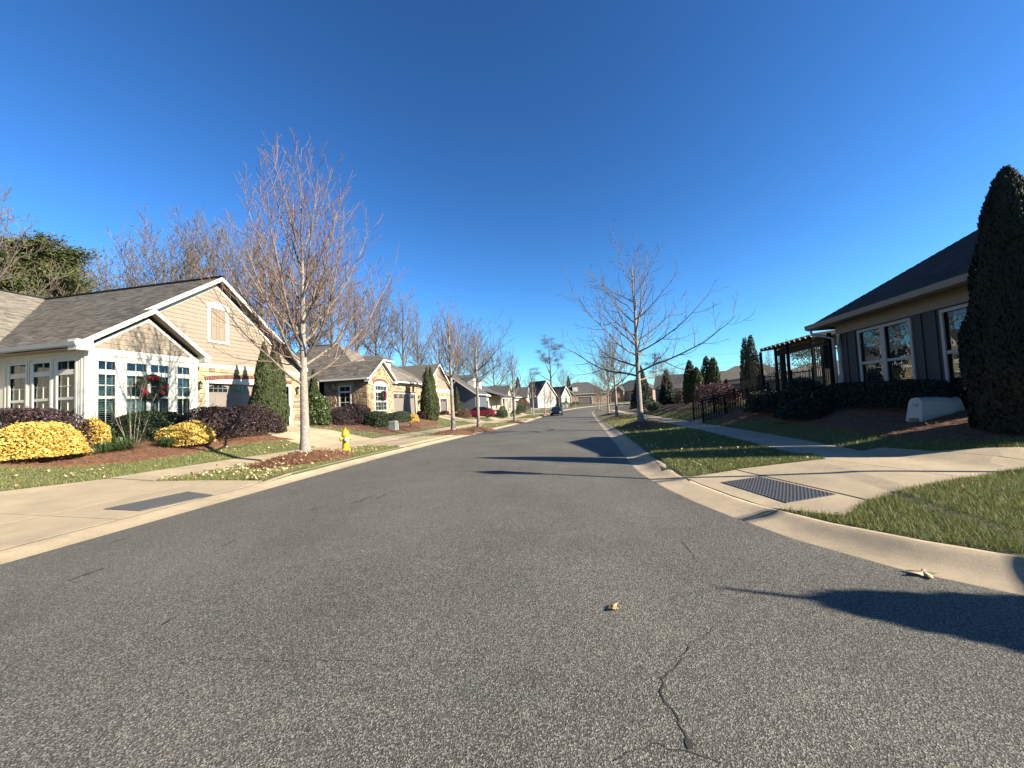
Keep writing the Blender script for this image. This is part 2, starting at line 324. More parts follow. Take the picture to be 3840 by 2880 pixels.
# ------------------------------------------------------------------ ground
def poly_in(P, x, y):
    P = np.asarray(P)[:, :2]; ins = np.zeros(np.broadcast(x, y).shape, bool); j = len(P)-1
    for i in range(len(P)):
        xi, yi = P[i]; xj, yj = P[j]
        c = ((yi > y) != (yj > y)) & (x < (xj-xi)*(y-yi)/(yj-yi+1e-12)+xi); ins ^= c; j = i
    return ins
BEND = [(-2.9+60*(1-cos(a)), 75+60*sin(a), a) for a in np.linspace(0, 1.0, 26)]
bl = [(x-3.85*cos(a), y+3.85*sin(a)) for x, y, a in BEND]; br = [(x+3.82*cos(a), y-3.82*sin(a)) for x, y, a in BEND]
KR = np.concatenate([np.array(br)[:0:-1], KR])
xs = np.concatenate([[-420, -300, -200, -140, -100, -75, -60], np.arange(-50, -20, 1.5), np.arange(-20, 10, .25), np.arange(10, 45, 1.5), [50, 60, 75, 100, 140, 200, 300, 420]])
ys = np.concatenate([[-60, -30, -15], np.arange(-8, 45, .5), np.arange(45, 150, 1.5), [160, 180, 220, 280, 360, 450]])
gx, gy = np.meshgrid(xs, ys); gd = kr_dist(gx, gy); gz = Z(gx, gy)
sink = ((gd < .5) & (gx > -7.25)) & ~((gy > 75) & (gx < -3) & (gd < -7.9))
gz = np.where(sink, gz-.14, gz)
V = np.stack([gx, gy, gz], -1).reshape(-1, 3); nx = len(xs); ny = len(ys)
i = (np.arange(ny-1)[:, None]*nx+np.arange(nx-1)[None]).ravel(); F = np.stack([i, i+1, i+nx+1, i+nx], 1)
ground = link('ground', mesh('ground', V, F, True), m_soil, kind='structure')

# road sheet
rows = []
for y in list(np.arange(-16, 1.3, 1.0))+[1.2]+[2.55, 3.12, 3.5, 3.95, 4.65, 5.45, 6.2, 7, 7.8, 8.6, 9.6]+list(np.arange(10.5, 76, 1.5)):
    if y < 2.4: xR = float(np.interp(y, [-16, -7, 1.2, 2.55], [40, 30, 8, 5]))
    elif y > 9.6: xR = .92
    else: xR = np.interp(y, KR[::-1][:14, 1], KR[::-1][:14, 0])
    xR += .05; xL = -6.8
    rr = [(xL+(xR-xL)*t, y) for t in np.linspace(0, 1, 25)]
    rows.append([(x, yy, float(zr(yy))+.05*max(0, 1-((x+2.9)/3.85)**2)) for x, yy in rr])
for (lx, ly), (rx, ry) in zip(bl[1:], br[1:]):
    rows.append([(lx+(rx-lx)*t, ly+(ry-ly)*t, float(zr(ly+(ry-ly)*t))+.01) for t in np.linspace(0, 1, 25)])
V = np.array(rows).reshape(-1, 3); n = len(rows); i = (np.arange(n-1)[:, None]*25+np.arange(24)[None]).ravel()
road = link('road', mesh('road', V, np.stack([i, i+1, i+26, i+25], 1), True), m_asph, kind='structure')
def zroad(x, y): return float(zr(y))+.05*max(0, 1-((x+2.9)/3.85)**2)
# cracks traced on the asphalt
def crack(pts, w):
    g = G(); P = [gp(*p) for p in pts]; Q = []
    rnd = random.Random(len(pts))
    for a, b in zip(P[:-1], P[1:]):
        L = np.linalg.norm(b-a); k = max(2, int(L/.035))
        for j in range(k): q = a+(b-a)*j/k; Q.append((q[0]+rnd.gauss(0, .009), q[1]+rnd.gauss(0, .009)))
    Q.append(P[-1][:2])
    for j in range(len(Q)-1):
        a, b = np.array(Q[j]), np.array(Q[j+1]); t = (b-a)/(np.linalg.norm(b-a)+1e-6); nn = np.array([-t[1], t[0]])
        wa = w*rnd.uniform(.25, 1.2); wb = w*rnd.uniform(.25, 1.2)
        g.quad(*[(c[0], c[1], zroad(*c)+.004) for c in (a-nn*wa, b-nn*wb, b+nn*wb, a+nn*wa)])
    return g.build('road_crack', m_crack, road)
crack([(2585, 2425), (2560, 2470), (2530, 2520), (2490, 2560), (2480, 2610), (2500, 2660), (2545, 2710), (2560, 2760), (2585, 2800)], .0048)
crack([(2310, 2878), (2360, 2840), (2440, 2815), (2480, 2808), (2560, 2825), (2640, 2850), (2710, 2880)], .0028)
crack([(790, 2505), (900, 2500), (1010, 2508), (1120, 2515), (1260, 2500), (1400, 2515), (1530, 2520)], .0018)
crack([(2560, 2035), (2580, 2060), (2600, 2085), (2617, 2112)], .0035)
crack([(2585, 2425), (2640, 2390), (2680, 2350)], .0018)
crack([(200, 2640), (330, 2620), (520, 2545), (700, 2520), (790, 2505)], .0012)
crack([(2440, 1985), (2560, 1988), (2660, 1968)], .0025)
hole = gp(2588, 2805)
g = G(); rnd = random.Random(2)
pts = [(hole[0]+.022*rnd.uniform(.6, 1.2)*cos(a), hole[1]+.032*rnd.uniform(.6, 1.2)*sin(a)) for a in np.linspace(0, 2*pi, 12)[:-1]]
g.quad(*[(a, b, zroad(a, b)+.005) for a, b in pts]).build('road_crack', m_crack, road)
for k, (px_, py_, L) in enumerate([(1100, 1858, .22), (1370, 1882, .5), (1330, 1895, .3), (1430, 1873, .4), (1600, 1745, .5), (1580, 1755, .35), (450, 2030, .25), (330, 2165, .3), (860, 2050, .2), (1560, 1740, .3), (1180, 1920, .2), (640, 2350, .16)]):
    c = gp(px_, py_); g = G(); n = 9                          # dark tar flecks
    up = [(c[0]+rnd.gauss(0, .012)+.12*L*sin(pi*j/n)*rnd.uniform(.3, .6), c[1]-L/2+L*j/n) for j in range(n+1)]
    dn = [(c[0]-.12*L*sin(pi*j/n)*rnd.uniform(.2, .6)-.004, c[1]-L/2+L*j/n) for j in range(n, -1, -1)]
    g.quad(*[(a, b, zroad(a, b)+.004) for a, b in up+dn]).build('tar_fleck', m_crack, road)

# kerbs: rolled profile swept along the asphalt edge, one piece per cast section
PROF = [(0., -.12), (.01, -.010), (.10, -.012), (.26, .002), (.36, .026), (.45, .062), (.53, .094), (.60, .110), (.66, .110), (.68, -.12)]
def sweep_kerb(name, path, side, sec):
    root = empty(name, (0, 0, 0), kind='structure')
    P = [np.array(p, float) for p in path]; cum = [0]
    for a, b in zip(P[:-1], P[1:]): cum.append(cum[-1]+np.linalg.norm(b-a))
    def at(s):
        i = min(max(np.searchsorted(cum, s)-1, 0), len(P)-2); t = (s-cum[i])/(cum[i+1]-cum[i]); p = P[i]+(P[i+1]-P[i])*t
        def tan(k): k = min(max(k, 0), len(P)-2); d = P[k+1]-P[k]; return d/np.linalg.norm(d)
        d = tan(i)*(1-abs(t-.5))+(tan(i+1)*max(t-.5, 0)+tan(i-1)*max(.5-t, 0)); d /= np.linalg.norm(d)
        return p, np.array([d[1], -d[0]])*side
    s = 0
    while s < cum[-1]-.1:
        e = min(s+sec, cum[-1]); g = G(); st = np.linspace(s+.008, e-.008, max(3, int((e-s)/.16))); n = len(PROF)
        vs = []
        for q in st:
            p, nn = at(q); base = float(zr(p[1]))
            rp = float(rampL(p[1]))*.66 if p[0] < -3 else float(rampR(p[1]))*.72*(p[0] < 4); vs += [(p[0]+nn[0]*d, p[1]+nn[1]*d, base+(h*(1-rp) if h > .01 else h)) for d, h in PROF]
        fs = [(a*n+b, a*n+b+1, (a+1)*n+b+1, (a+1)*n+b) for a in range(len(st)-1) for b in range(n-1)]
        if side < 0: fs = [f[::-1] for f in fs]
        fs += [tuple(range(n)), tuple(range((len(st)-1)*n, len(st)*n))]
        g.add(vs, fs).build('kerb_section', m_kerb, root, smooth=True)
        s = e
    return root
sweep_kerb('kerb', [(-6.75, -6)]+[(-6.75, y) for y in np.arange(-5, 75, 2.)]+bl[1:], -1, 3.05)
kr_path = [tuple(p) for p in KR[::-1]]
sweep_kerb('kerb', kr_path, 1, 2.4)

# ------------------------------------------------------------------ concrete slabs (each slab an object)
CONC = []      # polygons used to keep grass off
def sheet(poly, step, zfun, depth):
    """a polygon cut into a fine grid, draped with zfun, with a skirt of the given depth; returns verts, faces"""
    bm = bmesh.new(); bm.faces.new([bm.verts.new((float(p[0]), float(p[1]), 0)) for p in poly])
    P = np.array([p[:2] for p in poly], float); lo, hi = P.min(0), P.max(0)
    for ax_ in (0, 1):
        for q in np.arange(lo[ax_]+step, hi[ax_]-.02, step):
            nn = (1, 0, 0) if ax_ == 0 else (0, 1, 0); co = (q, 0, 0) if ax_ == 0 else (0, q, 0)
            bmesh.ops.bisect_plane(bm, geom=bm.verts[:]+bm.edges[:]+bm.faces[:], plane_co=co, plane_no=nn)
    bm.verts.ensure_lookup_table(); bm.verts.index_update()
    XY = np.array([v.co[:2] for v in bm.verts]); zz = zfun(XY[:, 0], XY[:, 1]); n = len(XY)
    vs = [(*p, float(z)) for p, z in zip(XY, zz)]; fs = []
    for f in bm.faces:
        idx = [v.index for v in f.verts]; fs.append(tuple(idx if f.normal.z > 0 else idx[::-1]))
    if depth:
        vs += [(v[0], v[1], v[2]-depth) for v in vs]
        for e in bm.edges:
            if len(e.link_faces) == 1:
                a_, b_ = [v.index for v in e.verts]; fs.append((a_, b_, b_+n, a_+n))
    bm.free(); return vs, fs
def slab(parent, poly, dz=.02, gap=.008, name='slab', mat=None, depth=.12, keep=True):
    P = np.array([p[:2] for p in poly], float); CONC.append(P.copy()); n = len(P)
    area = sum(a[0]*b[1]-a[1]*b[0] for a, b in zip(P, np.roll(P, -1, 0))); sg = 1 if area > 0 else -1; out = []
    for k in range(n):               # pull every edge in by half a joint
        a, b, c = P[k-1], P[k], P[(k+1) % n]; n1 = norm2(b-a)*sg; n2 = norm2(c-b)*sg; m = n1+n2; m = m/max(.5, 1+n1@n2); out.append(b+m*gap)
    vs, fs = sheet(out, .3, lambda x, y: Z(x, y)+dz, depth)
    return G().add(vs, fs).build(name, mat or m_conc, parent)
def norm2(d): d = d/(np.linalg.norm(d)+1e-9); return np.array([-d[1], d[0]])
def strip(name, x0, x1, y0, y1, step, skip=lambda y: False):
    root = empty(name, (0, 0, 0), kind='structure'); y = y0
    while y < y1:
        e = min(y+step, y1)
        if not skip(y): slab(root, [(x0, y), (x1, y), (x1, e), (x0, e)])
        y = e
    return root
swl = strip('sidewalk', -11.9, -10.5, 7.7, 74, 1.45)
swr = strip('sidewalk', 4.3, 5.6, 9.35, 74, 1.45)
# corner flare on the left, with the ramp down to the kerb
for q in ([(-9.1, .5), (-7.46, .5), (-7.46, 4.95), (-9.1, 4.95)], [(-12.6, .5), (-9.1, .5), (-9.1, 4.95), (-12.4, 4.95)],
          [(-9.1, 4.95), (-7.46, 4.95), (-7.46, 7.75), (-9.1, 7.75)], [(-12.4, 4.95), (-9.1, 4.95), (-9.1, 7.75), (-10.5, 7.7), (-11.9, 7.7)]): slab(swl, q, .002)
# right corner: ramp, crossing walk and the path to the clubhouse (corners traced on the ground)
kb = []
for (ax_, ay_), (bx_, by_) in zip(KR[-14:-1], KR[-13:]):
    d_ = np.array([bx_-ax_, by_-ay_]); d_ /= np.linalg.norm(d_); kb.append((ax_-d_[1]*.675, ay_+d_[0]*.675)); kb.append((bx_-d_[1]*.675, by_+d_[0]*.675))
kb = [q for q in kb if 5.15 < q[1] < 8.5]
slab(swr, kb+[gp(3165, 1936), gp(3255, 1878), gp(2760, 1762), gp(2598, 1787)], .004)
for q in ([(2760, 1762), (3097, 1724), (3625, 1795), (3255, 1878)],
          [(3097, 1724), (3030, 1698), (3300, 1680), (3500, 1694), (3840, 1728), (4100, 1750), (4000, 1752), (3840, 1757), (3625, 1795)], [(3500, 1694), (3840, 1680), (4300, 1672), (4700, 1720), (4100, 1750), (3840, 1728)]):
    slab(swr, [gp(*p) for p in q], .014)
# driveways
def driveway(y0, y1, xg, flare=.9, nx=4):
    root = empty('driveway', (0, 0, 0), kind='structure'); ym = (y0+y1)/2
    slab(root, [(-10.5, y0), (-10.5, y1), (-7.44, y1+flare), (-7.44, y0-flare)], .012)
    X = np.linspace(-11.9, xg, nx+1)
    for a, b in zip(X[:-1], X[1:]):
        for c, d in ((y0, ym), (ym, y1)): slab(root, [(b, c), (a, c), (a, d), (b, d)], .02)
    return root
driveway(15.3, 19.9, -16.95)
driveway(40.6, 45.2, -19.2)
driveway(49.6, 53.6, -17.5, .7)
driveway(72, 76.5, -17.5, .7)
driveway(98, 102, -15, .5)
# tactile pads
def tactile(corners, label):
    P = [gp(*c) for c in corners]; c = sum(P)/4
    root = empty('tactile_pad', c, label=label, cat='tactile pad', group='tactile pads at the kerb ramps')
    Q = [np.array([p[0], p[1], float(Z(p[0], p[1]))+.013]) for p in P]
    G().hexa([q-[0, 0, .05] for q in Q], Q).build('base_plate', m_pad, root)
    g = G(); nu, nv = 22, 13
    for i_ in range(nu):
        for j in range(nv):
            u, v = (i_+.5)/nu, (j+.5)/nv
            p = (Q[0]*(1-u)+Q[3]*u)*(1-v)+(Q[1]*(1-u)+Q[2]*u)*v
            g.lathe([(.018, 0), (.013, .007), (.006, .009)], p, 6)
    g.build('truncated_domes', m_pad, root, kind='stuff')
tactile([(388, 1911), (525, 1917), (800, 1858), (705, 1845)], 'dark grey tactile pad in the concrete beside the left kerb')
tactile([(2704, 1811), (2850, 1790), (3136, 1856), (2948, 1888)], 'dark grey studded tactile pad in the ramp beside the right kerb')

_gv = np.empty(len(ground.data.vertices)*3, np.float32); ground.data.vertices.foreach_get('co', _gv); _gv = _gv.reshape(-1, 3); _m = np.zeros(len(_gv), bool)
for P in CONC: _m |= poly_in(P, _gv[:, 0], _gv[:, 1])
_gv[_m, 2] -= .05; ground.data.vertices.foreach_set('co', _gv.ravel()); ground.data.update()
# ------------------------------------------------------------------ pine straw beds
MUL = []
m_room = M('dim_interior', (.035, .033, .03), .9, var=.2)
def bed(edge_px, back, name='mulch_bed'):
    P = [gp(*p)[:2] for p in edge_px]+[np.array(b, float) for b in back]; MUL.append(np.array(P)); return np.array(P)
bed([(-900, 1800), (-300, 1768), (0, 1750), (250, 1752), (500, 1735), (700, 1706), (870, 1670), (1000, 1657), (1105, 1650)], [(-14.0, 15.15), (-17.0, 14.6), (-17.0, 13.8), (-16.3, 13.8), (-16.3, 9.9), (-19.5, 9.9), (-19.5, 4)])
bed([(1150, 1594), (1330, 1613), (1460, 1627), (1560, 1613), (1650, 1594), (1640, 1575)], [(-17.9, 40), (-17.9, 33), (-17.3, 28.5), (-21, 28.5), (-21, 24), (-17.0, 21.2)])
bed([(2640, 1545), (2700, 1572), (2850, 1575), (3000, 1590), (3150, 1610), (3400, 1650), (3640, 1660), (3840, 1650), (4100, 1640)], [(10, 8.2), (8.7, 9.9), (8.7, 15.2), (8.8, 20.5), (6.5, 20.5)])
bed([(2300, 1532), (2380, 1548), (2470, 1545), (2560, 1535), (2640, 1530)], [(9.2, 31), (9.2, 46), (6.4, 50)])
for k, P in enumerate(MUL):
    rs = np.random.RandomState(k); vl, fl = sheet(P, .16 if k in (0, 2) else .4, lambda x, y: Z(x, y)+.02+.04*rs.rand(len(x)), .06)
    link('mulch_bed', mesh('mulch_bed', vl, fl, False), m_mulch, kind='structure')
# mulch mounds round the street trees
RING = []
def mound(c, rx, ry, h, seed):
    g = G(); n, m = 22, 7; rs = random.Random(seed); vs = []
    jit = [rs.uniform(.88, 1.1) for _ in range(n)]
    for j in range(m+1):
        t = j/m
        for k in range(n):
            a = 2*pi*k/n; x = c[0]+rx*t*jit[k]*cos(a); y = c[1]+ry*t*jit[k]*sin(a)
            vs.append((x, y, float(Z(x, y))+.01+h*(1-t**1.6)+(rs.uniform(0, .035) if j < m else -.02)))
    fs = [(j*n+k, (j+1)*n+k, (j+1)*n+(k+1) % n, j*n+(k+1) % n) for j in range(m) for k in range(n)]
    o = g.add(vs, fs).build('mulch_mound', m_mulch, None, smooth=True, kind='structure')
    RING.append((c[0], c[1], rx, ry, h)); return o
def in_ring(x, y):
    r = np.zeros(np.shape(x), bool)
    for cx, cy, rx, ry, h in RING: r |= ((x-cx)/rx)**2+((y-cy)/ry)**2 < .85
    return r
def ring_h(x, y):
    z = np.zeros(np.shape(x))
    for cx, cy, rx, ry, h in RING:
        t = np.sqrt(((x-cx)/rx)**2+((y-cy)/ry)**2); z = np.maximum(z, np.where(t < 1, .02+h*(1-np.minimum(t, 1)**1.6), 0))
    return z
# ------------------------------------------------------------------ plants
def tubes_np(tubes, n):
    """tubes: list of (pts (m,3), radii (m)) -> arrays of verts and quads, n sides"""
    Vs, Fs, off = [], [], 0
    a = np.arange(n)*2*pi/n; ca, sa = np.cos(a), np.sin(a)
    for P, R in tubes:
        m = len(P); T = np.empty_like(P); T[1:-1] = P[2:]-P[:-2]; T[0] = P[1]-P[0]; T[-1] = P[-1]-P[-2]
        T /= np.linalg.norm(T, axis=1)[:, None]+1e-9
        ref = np.array([0, 0, 1.]) if abs(T[0, 2]) < .8 else np.array([1., 0, 0])
        A = np.cross(T, ref); A /= np.linalg.norm(A, axis=1)[:, None]+1e-9; B = np.cross(T, A)
        V = P[:, None]+R[:, None, None]*(A[:, None]*ca[None, :, None]+B[:, None]*sa[None, :, None])
        Vs.append(V.reshape(-1, 3)); k = np.arange(n); k2 = (k+1) % n
        i = np.arange(m-1)[:, None]*n
        Fs.append(np.stack([i+k, i+k2, i+n+k2, i+n+k], -1).reshape(-1, 4)+off); off += m*n
    return np.concatenate(Vs), np.concatenate(Fs)
def norm(v): return v/(np.linalg.norm(v)+1e-9)
def grow(rng, P0, D, L, r0, lev, S, out):
    m = max(4, int(L/S['seg'][lev])+2); pts = [P0]; d = norm(D); st = L/(m-1)
    for k in range(m-1):
        d = norm(d+np.array([0, 0, 1.])*S['up'][lev]*st/L*(1.2 if k > 0 else .3)+rng.normal(0, S['wob'][lev], 3)*sqrt(st))
        pts.append(pts[-1]+d*st)
    P = np.array(pts); t = np.linspace(0, 1, m); R = r0*(1-t*(1-S['tip'][lev])); R = np.maximum(R, S['rmin'])
    out.append((P, R, lev))
    if lev+1 >= len(S['up']): return
    nch = int(L*S['dens'][lev]*rng.uniform(.85, 1.15)+.5); az = rng.uniform(0, 2*pi)
    for c in range(nch):
        tt = S['t0'][lev]+(1-S['t0'][lev])*(c+rng.uniform(.1, .9))/nch; tt = min(tt, .97)
        f = tt*(m-1); i = int(f); p = P[i]+(P[i+1]-P[i])*(f-i); dd = norm(P[i+1]-P[i])
        az += 2.4+rng.uniform(-.5, .5); a = norm(np.cross(dd, [0, 0, 1.] if abs(dd[2]) < .95 else [1., 0, 0])); b = np.cross(dd, a)
        ang = radians(S['ang'][lev]*rng.uniform(.75, 1.2))
        cd = dd*cos(ang)+(a*cos(az)+b*sin(az))*sin(ang)
        cl = L*S['len'][lev]*(1-tt*S['fall'][lev])*rng.uniform(.7, 1.15)
        rr = (r0*(1-tt*(1-S['tip'][lev])))*S['rr'][lev]*rng.uniform(.8, 1.1)
        grow(rng, p, cd, cl, max(rr, S['rmin']), lev+1, S, out)
def bare_tree_mesh(seed, H, trunk_r, h0, spread, S, nl, ang0, prof, lean=(0, 0), flare=True):
    """central leader with limbs; returns (trunk, limbs, twigs) tube lists"""
    rng = np.random.RandomState(seed); out = []
    m = 16; t = np.linspace(0, 1, m); wob = np.cumsum(rng.normal(0, .02*H/10, (m, 2)), 0)
    P = np.stack([lean[0]*t*H+wob[:, 0]*t, lean[1]*t*H+wob[:, 1]*t, t*H], 1)
    R = trunk_r*(1-t)**.85*.95+.012
    if flare: R[0] *= 1.28
    out.append((P, R, 0)); az = rng.uniform(0, 6.28)
    for k in range(nl):
        f = (k+rng.uniform(.1, .9))/nl; z = h0+(H*.93-h0)*f**1.05
        i = min(int(z/H*(m-1)), m-2); p = P[i]+(P[i+1]-P[i])*(z/H*(m-1)-i); az += 2.4+rng.uniform(-.45, .45)
        an = radians(ang0[0]+(ang0[1]-ang0[0])*f+rng.uniform(-7, 7))
        d = np.array([cos(az)*sin(an), sin(az)*sin(an), cos(an)])
        L = spread*prof(f)*rng.uniform(.82, 1.15)
        r = trunk_r*(1-z/H)**.85*rng.uniform(.32, .50)+.009
        grow(rng, p, d, L, r, 1, S, out)
    return out
def tree_parts(root, out, mats, sides=(10, 6, 4, 3), single=False):
    names = ('trunk', 'limbs', 'branches', 'twigs')
    if single:
        for P, R, l in out:
            if l == 1: V, F = tubes_np([(P, R)], sides[1]); link('limb', mesh('limb', V, F, True), mats[1], root)
    for lv in range(4):
        if single and lv == 1: continue
        tb = [(P, R) for P, R, l in out if min(l, 3) == lv or (not single and lv == 0 and l == 1)]
        if not single and lv == 1: continue
        if tb:
            V, F = tubes_np(tb, sides[lv]); me = mesh(names[lv], V, F, lv < 2)
            link(names[lv], me, mats[lv], root, kind='stuff' if lv > 1 else None)
SM = dict(up=[0, .95, .8, .55], wob=[0, .09, .12, .16], seg=[.5, .35, .25, .18], tip=[.1, .16, .2, .4], rmin=.0045, dens=[0, 3.8, 3.8, 0], t0=[0, .14, .10, 0], ang=[0, 38, 36, 0], len=[0, .44, .48, 0], fall=[0, .55, .5, 0], rr=[0, .58, .6, 0])
MT = (m_bark, m_bark2, m_twig, m_twig); MG = (m_bark, m_bark2, m_twig2, m_twig2)
def street_tree(base, dz, H, tr, h0, spread, seed, label, kind='up', mats=MT, nl=22, mnd=None, group=None, rmin=.0045, dens=None):
    z0 = float(Z(base[0], base[1]))+dz
    root = empty('street_tree', (base[0], base[1], z0-.05), label=label, cat='tree', group=group)
    S = dict(SM); S['rmin'] = rmin
    if kind == 'wide': S['up'] = [0, .55, .45, .4]; S['ang'] = [0, 45, 42, 0]; S['wob'] = [0, .12, .16, .2]; S['dens'] = [0, 1.9, 2.6, 0]; ang = (80, 30); prof = lambda f: (.95 if f < .1 else 1.0)*(1-.55*f)
    elif kind == 'narrow': ang = (42, 16); prof = lambda f: .78-.36*f
    else: ang = (60, 24); prof = lambda f: (1.0-.40*f)*(1 if f > .04 else .85)
    if dens: S['dens'] = dens
    out = bare_tree_mesh(seed, H, tr, h0, spread, S, nl, ang, prof)
    tree_parts(root, out, mats, single=True)
    if mnd: mound((base[0]+mnd[4] if len(mnd) > 4 else base[0], base[1]), mnd[0], mnd[1], mnd[2], seed)
    return root
def leaves_np(C, Nn, size, rs, asp=.55, flat=.5, tri=False):
    """one leaf (pointed quad) at every centre C, roughly facing Nn"""
    n = len(C); R = rs.normal(0, 1, (n, 3)); R /= np.linalg.norm(R, axis=1)[:, None]
    N_ = Nn*flat+R*(1-flat); N_ /= np.linalg.norm(N_, axis=1)[:, None]+1e-9
    A = np.cross(N_, rs.normal(0, 1, (n, 3))); A /= np.linalg.norm(A, axis=1)[:, None]+1e-9; B = np.cross(N_, A)
    s = size*rs.uniform(.6, 1.25, n)[:, None]
    if tri:
        V = np.stack([C-A*s*.5-B*s*asp*.5, C+A*s*.6, C-A*s*.5+B*s*asp*.5], 1); return V.reshape(-1, 3), np.arange(n*3).reshape(-1, 3)
    V = np.stack([C-A*s*.5, C+B*s*asp*.5+N_*s*.08, C+A*s*.6, C-B*s*asp*.5+N_*s*.08], 1)
    return V.reshape(-1, 3), np.arange(n*4).reshape(-1, 4)
def lumpy(D, rs_seed, amp=.1, k=14, fr=3.2):
    """a low frequency bumpiness over directions D"""
    r = np.random.RandomState(rs_seed); K = r.normal(0, fr, (k, 3)); ph = r.uniform(0, 6.28, k)
    return 1+amp*np.sin(D@K.T+ph).sum(1)/sqrt(k)
def shrub_mesh(name, rx, ry, h, n, leaf, seed, boxy=2.6, amp=.10, depth=.3, cut=0., asp=.6, flat=.35, ragged=0.):
    rs = np.random.RandomState(seed); D = rs.normal(0, 1, (n, 3)); D /= np.linalg.norm(D, axis=1)[:, None]
    D[:, 2] = np.abs(D[:, 2])*1.0 if cut == 0 else D[:, 2]
    D /= np.linalg.norm(D, axis=1)[:, None]
    q = (np.abs(D)**boxy).sum(1)**(-1/boxy)
    r = q*lumpy(D, seed, amp)*(1-depth*rs.uniform(0, 1, n)**2.2)
    if ragged: r *= 1+ragged*np.maximum(0, rs.normal(0, 1, n)-1.2)
    if cut == 0: C = D*r[:, None]*np.array([rx, ry, h])
    else: C = D*r[:, None]*np.array([rx, ry, h/2])+np.array([0, 0, h/2])
    C[:, 2] = np.maximum(C[:, 2], .02)
    V, F = leaves_np(C, D, leaf, rs, asp, flat)
    return mesh(name, V, F)
def stems_mesh(rx, ry, h, seed, k=14):
    rng = np.random.RandomState(seed); tb = []
    for i_ in range(k):
        a = rng.uniform(0, 6.28); f = rng.uniform(.2, .8)
        P = np.array([[cos(a)*rx*.15, sin(a)*ry*.15, -.05], [cos(a)*rx*f*.5, sin(a)*ry*f*.5, h*.45], [cos(a)*rx*f*.85, sin(a)*ry*f*.85, h*rng.uniform(.6, .85)]])
        tb.append((P, np.array([.022, .015, .006])))
    V, F = tubes_np(tb, 4); return mesh('stems', V, F)
def shrub(name, base, rx, ry, h, n, leaf, mat, seed, label, cat='shrub', group=None, rz=0, **k):
    z0 = float(Z(base[0], base[1]))
    root = empty(name, (base[0], base[1], z0), rz, label, cat, group)
    link('foliage', shrub_mesh('foliage', rx, ry, h, n, leaf, seed, **k), mat, root)
    link('stems', stems_mesh(rx, ry, h, seed), m_stem, root)
    return root
def arbor_mesh(H, R, n, leaf, seed, tips=((0, 0, 1.),), pw=.75, belly=.22):
    rs = np.random.RandomState(seed); Cs, Ns = [], []
    for tx, ty, hs in tips:
        m = int(n/len(tips)); f = 1-rs.uniform(0, 1, m)**.62; a = rs.uniform(0, 2*pi, m)
        rad = R*np.where(f < belly, .80+.2*f/belly, ((1-f)/(1-belly))**pw)*(1 if len(tips) == 1 else .82)
        D = np.stack([np.cos(a), np.sin(a), (f-.5)*3], 1)
        rad = rad*lumpy(D, seed+3, .10, 18, 4.5)*(1-.32*rs.uniform(0, 1, m)**2)
        Cs.append(np.stack([np.cos(a)*rad+tx*np.minimum(1, .35+f), np.sin(a)*rad+ty*np.minimum(1, .35+f), f*H*hs], 1)); Ns.append(np.stack([np.cos(a), np.sin(a), np.full(m, .25)], 1))
    C = np.concatenate(Cs); Nn = np.concatenate(Ns); n = len(C)
    up = np.array([0, 0, 1.])+Nn*.35+rs.normal(0, .28, (n, 3)); up /= np.linalg.norm(up, axis=1)[:, None]
    B = np.cross(up, Nn+rs.normal(0, .5, (n, 3))); B /= np.linalg.norm(B, axis=1)[:, None]+1e-9
    s = leaf*rs.uniform(.6, 1.3, n)[:, None]
    V = np.stack([C-up*s*.5, C+B*s*.3, C+up*s*.7, C-B*s*.3], 1).reshape(-1, 3)
    return mesh('foliage', V, np.arange(n*4).reshape(-1, 4))
def arborvitae(base, H, R, n, leaf, mat, seed, label, tips=((0, 0, 1.),), group=None, rz=0, pw=.75):
    z0 = float(Z(base[0], base[1])); root = empty('arborvitae', (base[0], base[1], z0), rz, label, 'arborvitae', group)
    link('foliage', arbor_mesh(H, R, n, leaf, seed, tips, pw), mat, root)
    V, F = tubes_np([(np.array([[tx*.3, ty*.3, -.1], [tx, ty, H*hs*.5], [tx, ty, H*hs*.95]]), np.array([.09, .06, .01])) for tx, ty, hs in tips], 6)
    link('trunk', mesh('trunk', V, F), m_dbark, root)
    return root
def clump(base, R, n, mat, seed, label, h=.45, name='grass_clump', cat='plant'):
    z0 = float(Z(base[0], base[1]))+.03; root = empty(name, (base[0], base[1], z0), 0, label, cat, 'strappy clumps in the front bed'); rs = np.random.RandomState(seed)
    a = rs.uniform(0, 2*pi, n); rr = rs.uniform(0, .25, n)*R; L = rs.uniform(.55, 1.1, n)*R*1.25; el = rs.uniform(.45, 1.45, n)
    D = np.stack([np.cos(a), np.sin(a)], 1); S = np.stack([-np.sin(a), np.cos(a)], 1); w = .008+.004*rs.rand(n)
    P0 = np.concatenate([D*rr[:, None], np.zeros((n, 1))], 1)
    P1 = np.concatenate([D*(rr+L*.5*np.cos(el))[:, None], (L*.62*np.sin(el))[:, None]], 1)
    P2 = np.concatenate([D*(rr+L*np.cos(el)*1.15)[:, None], (L*.62*np.sin(el)*rs.uniform(.3, 1.05, n))[:, None]], 1)
    W = np.concatenate([S*w[:, None], np.zeros((n, 1))], 1)
    V = np.stack([P0-W, P0+W, P1+W, P1-W, P2], 1).reshape(-1, 3); b = np.arange(n)*5
    F = [tuple(x) for x in np.stack([b, b+1, b+2, b+3], 1)]+[tuple(x) for x in np.stack([b+3, b+2, b+4], 1)]
    link('blades', mesh('blades', V, F), mat, root)
    G().lathe([(.06, -.04), (.05, .05), (.02, .1)], (base[0], base[1], z0), 7).build('crown_base', m_stem, root)
    return root
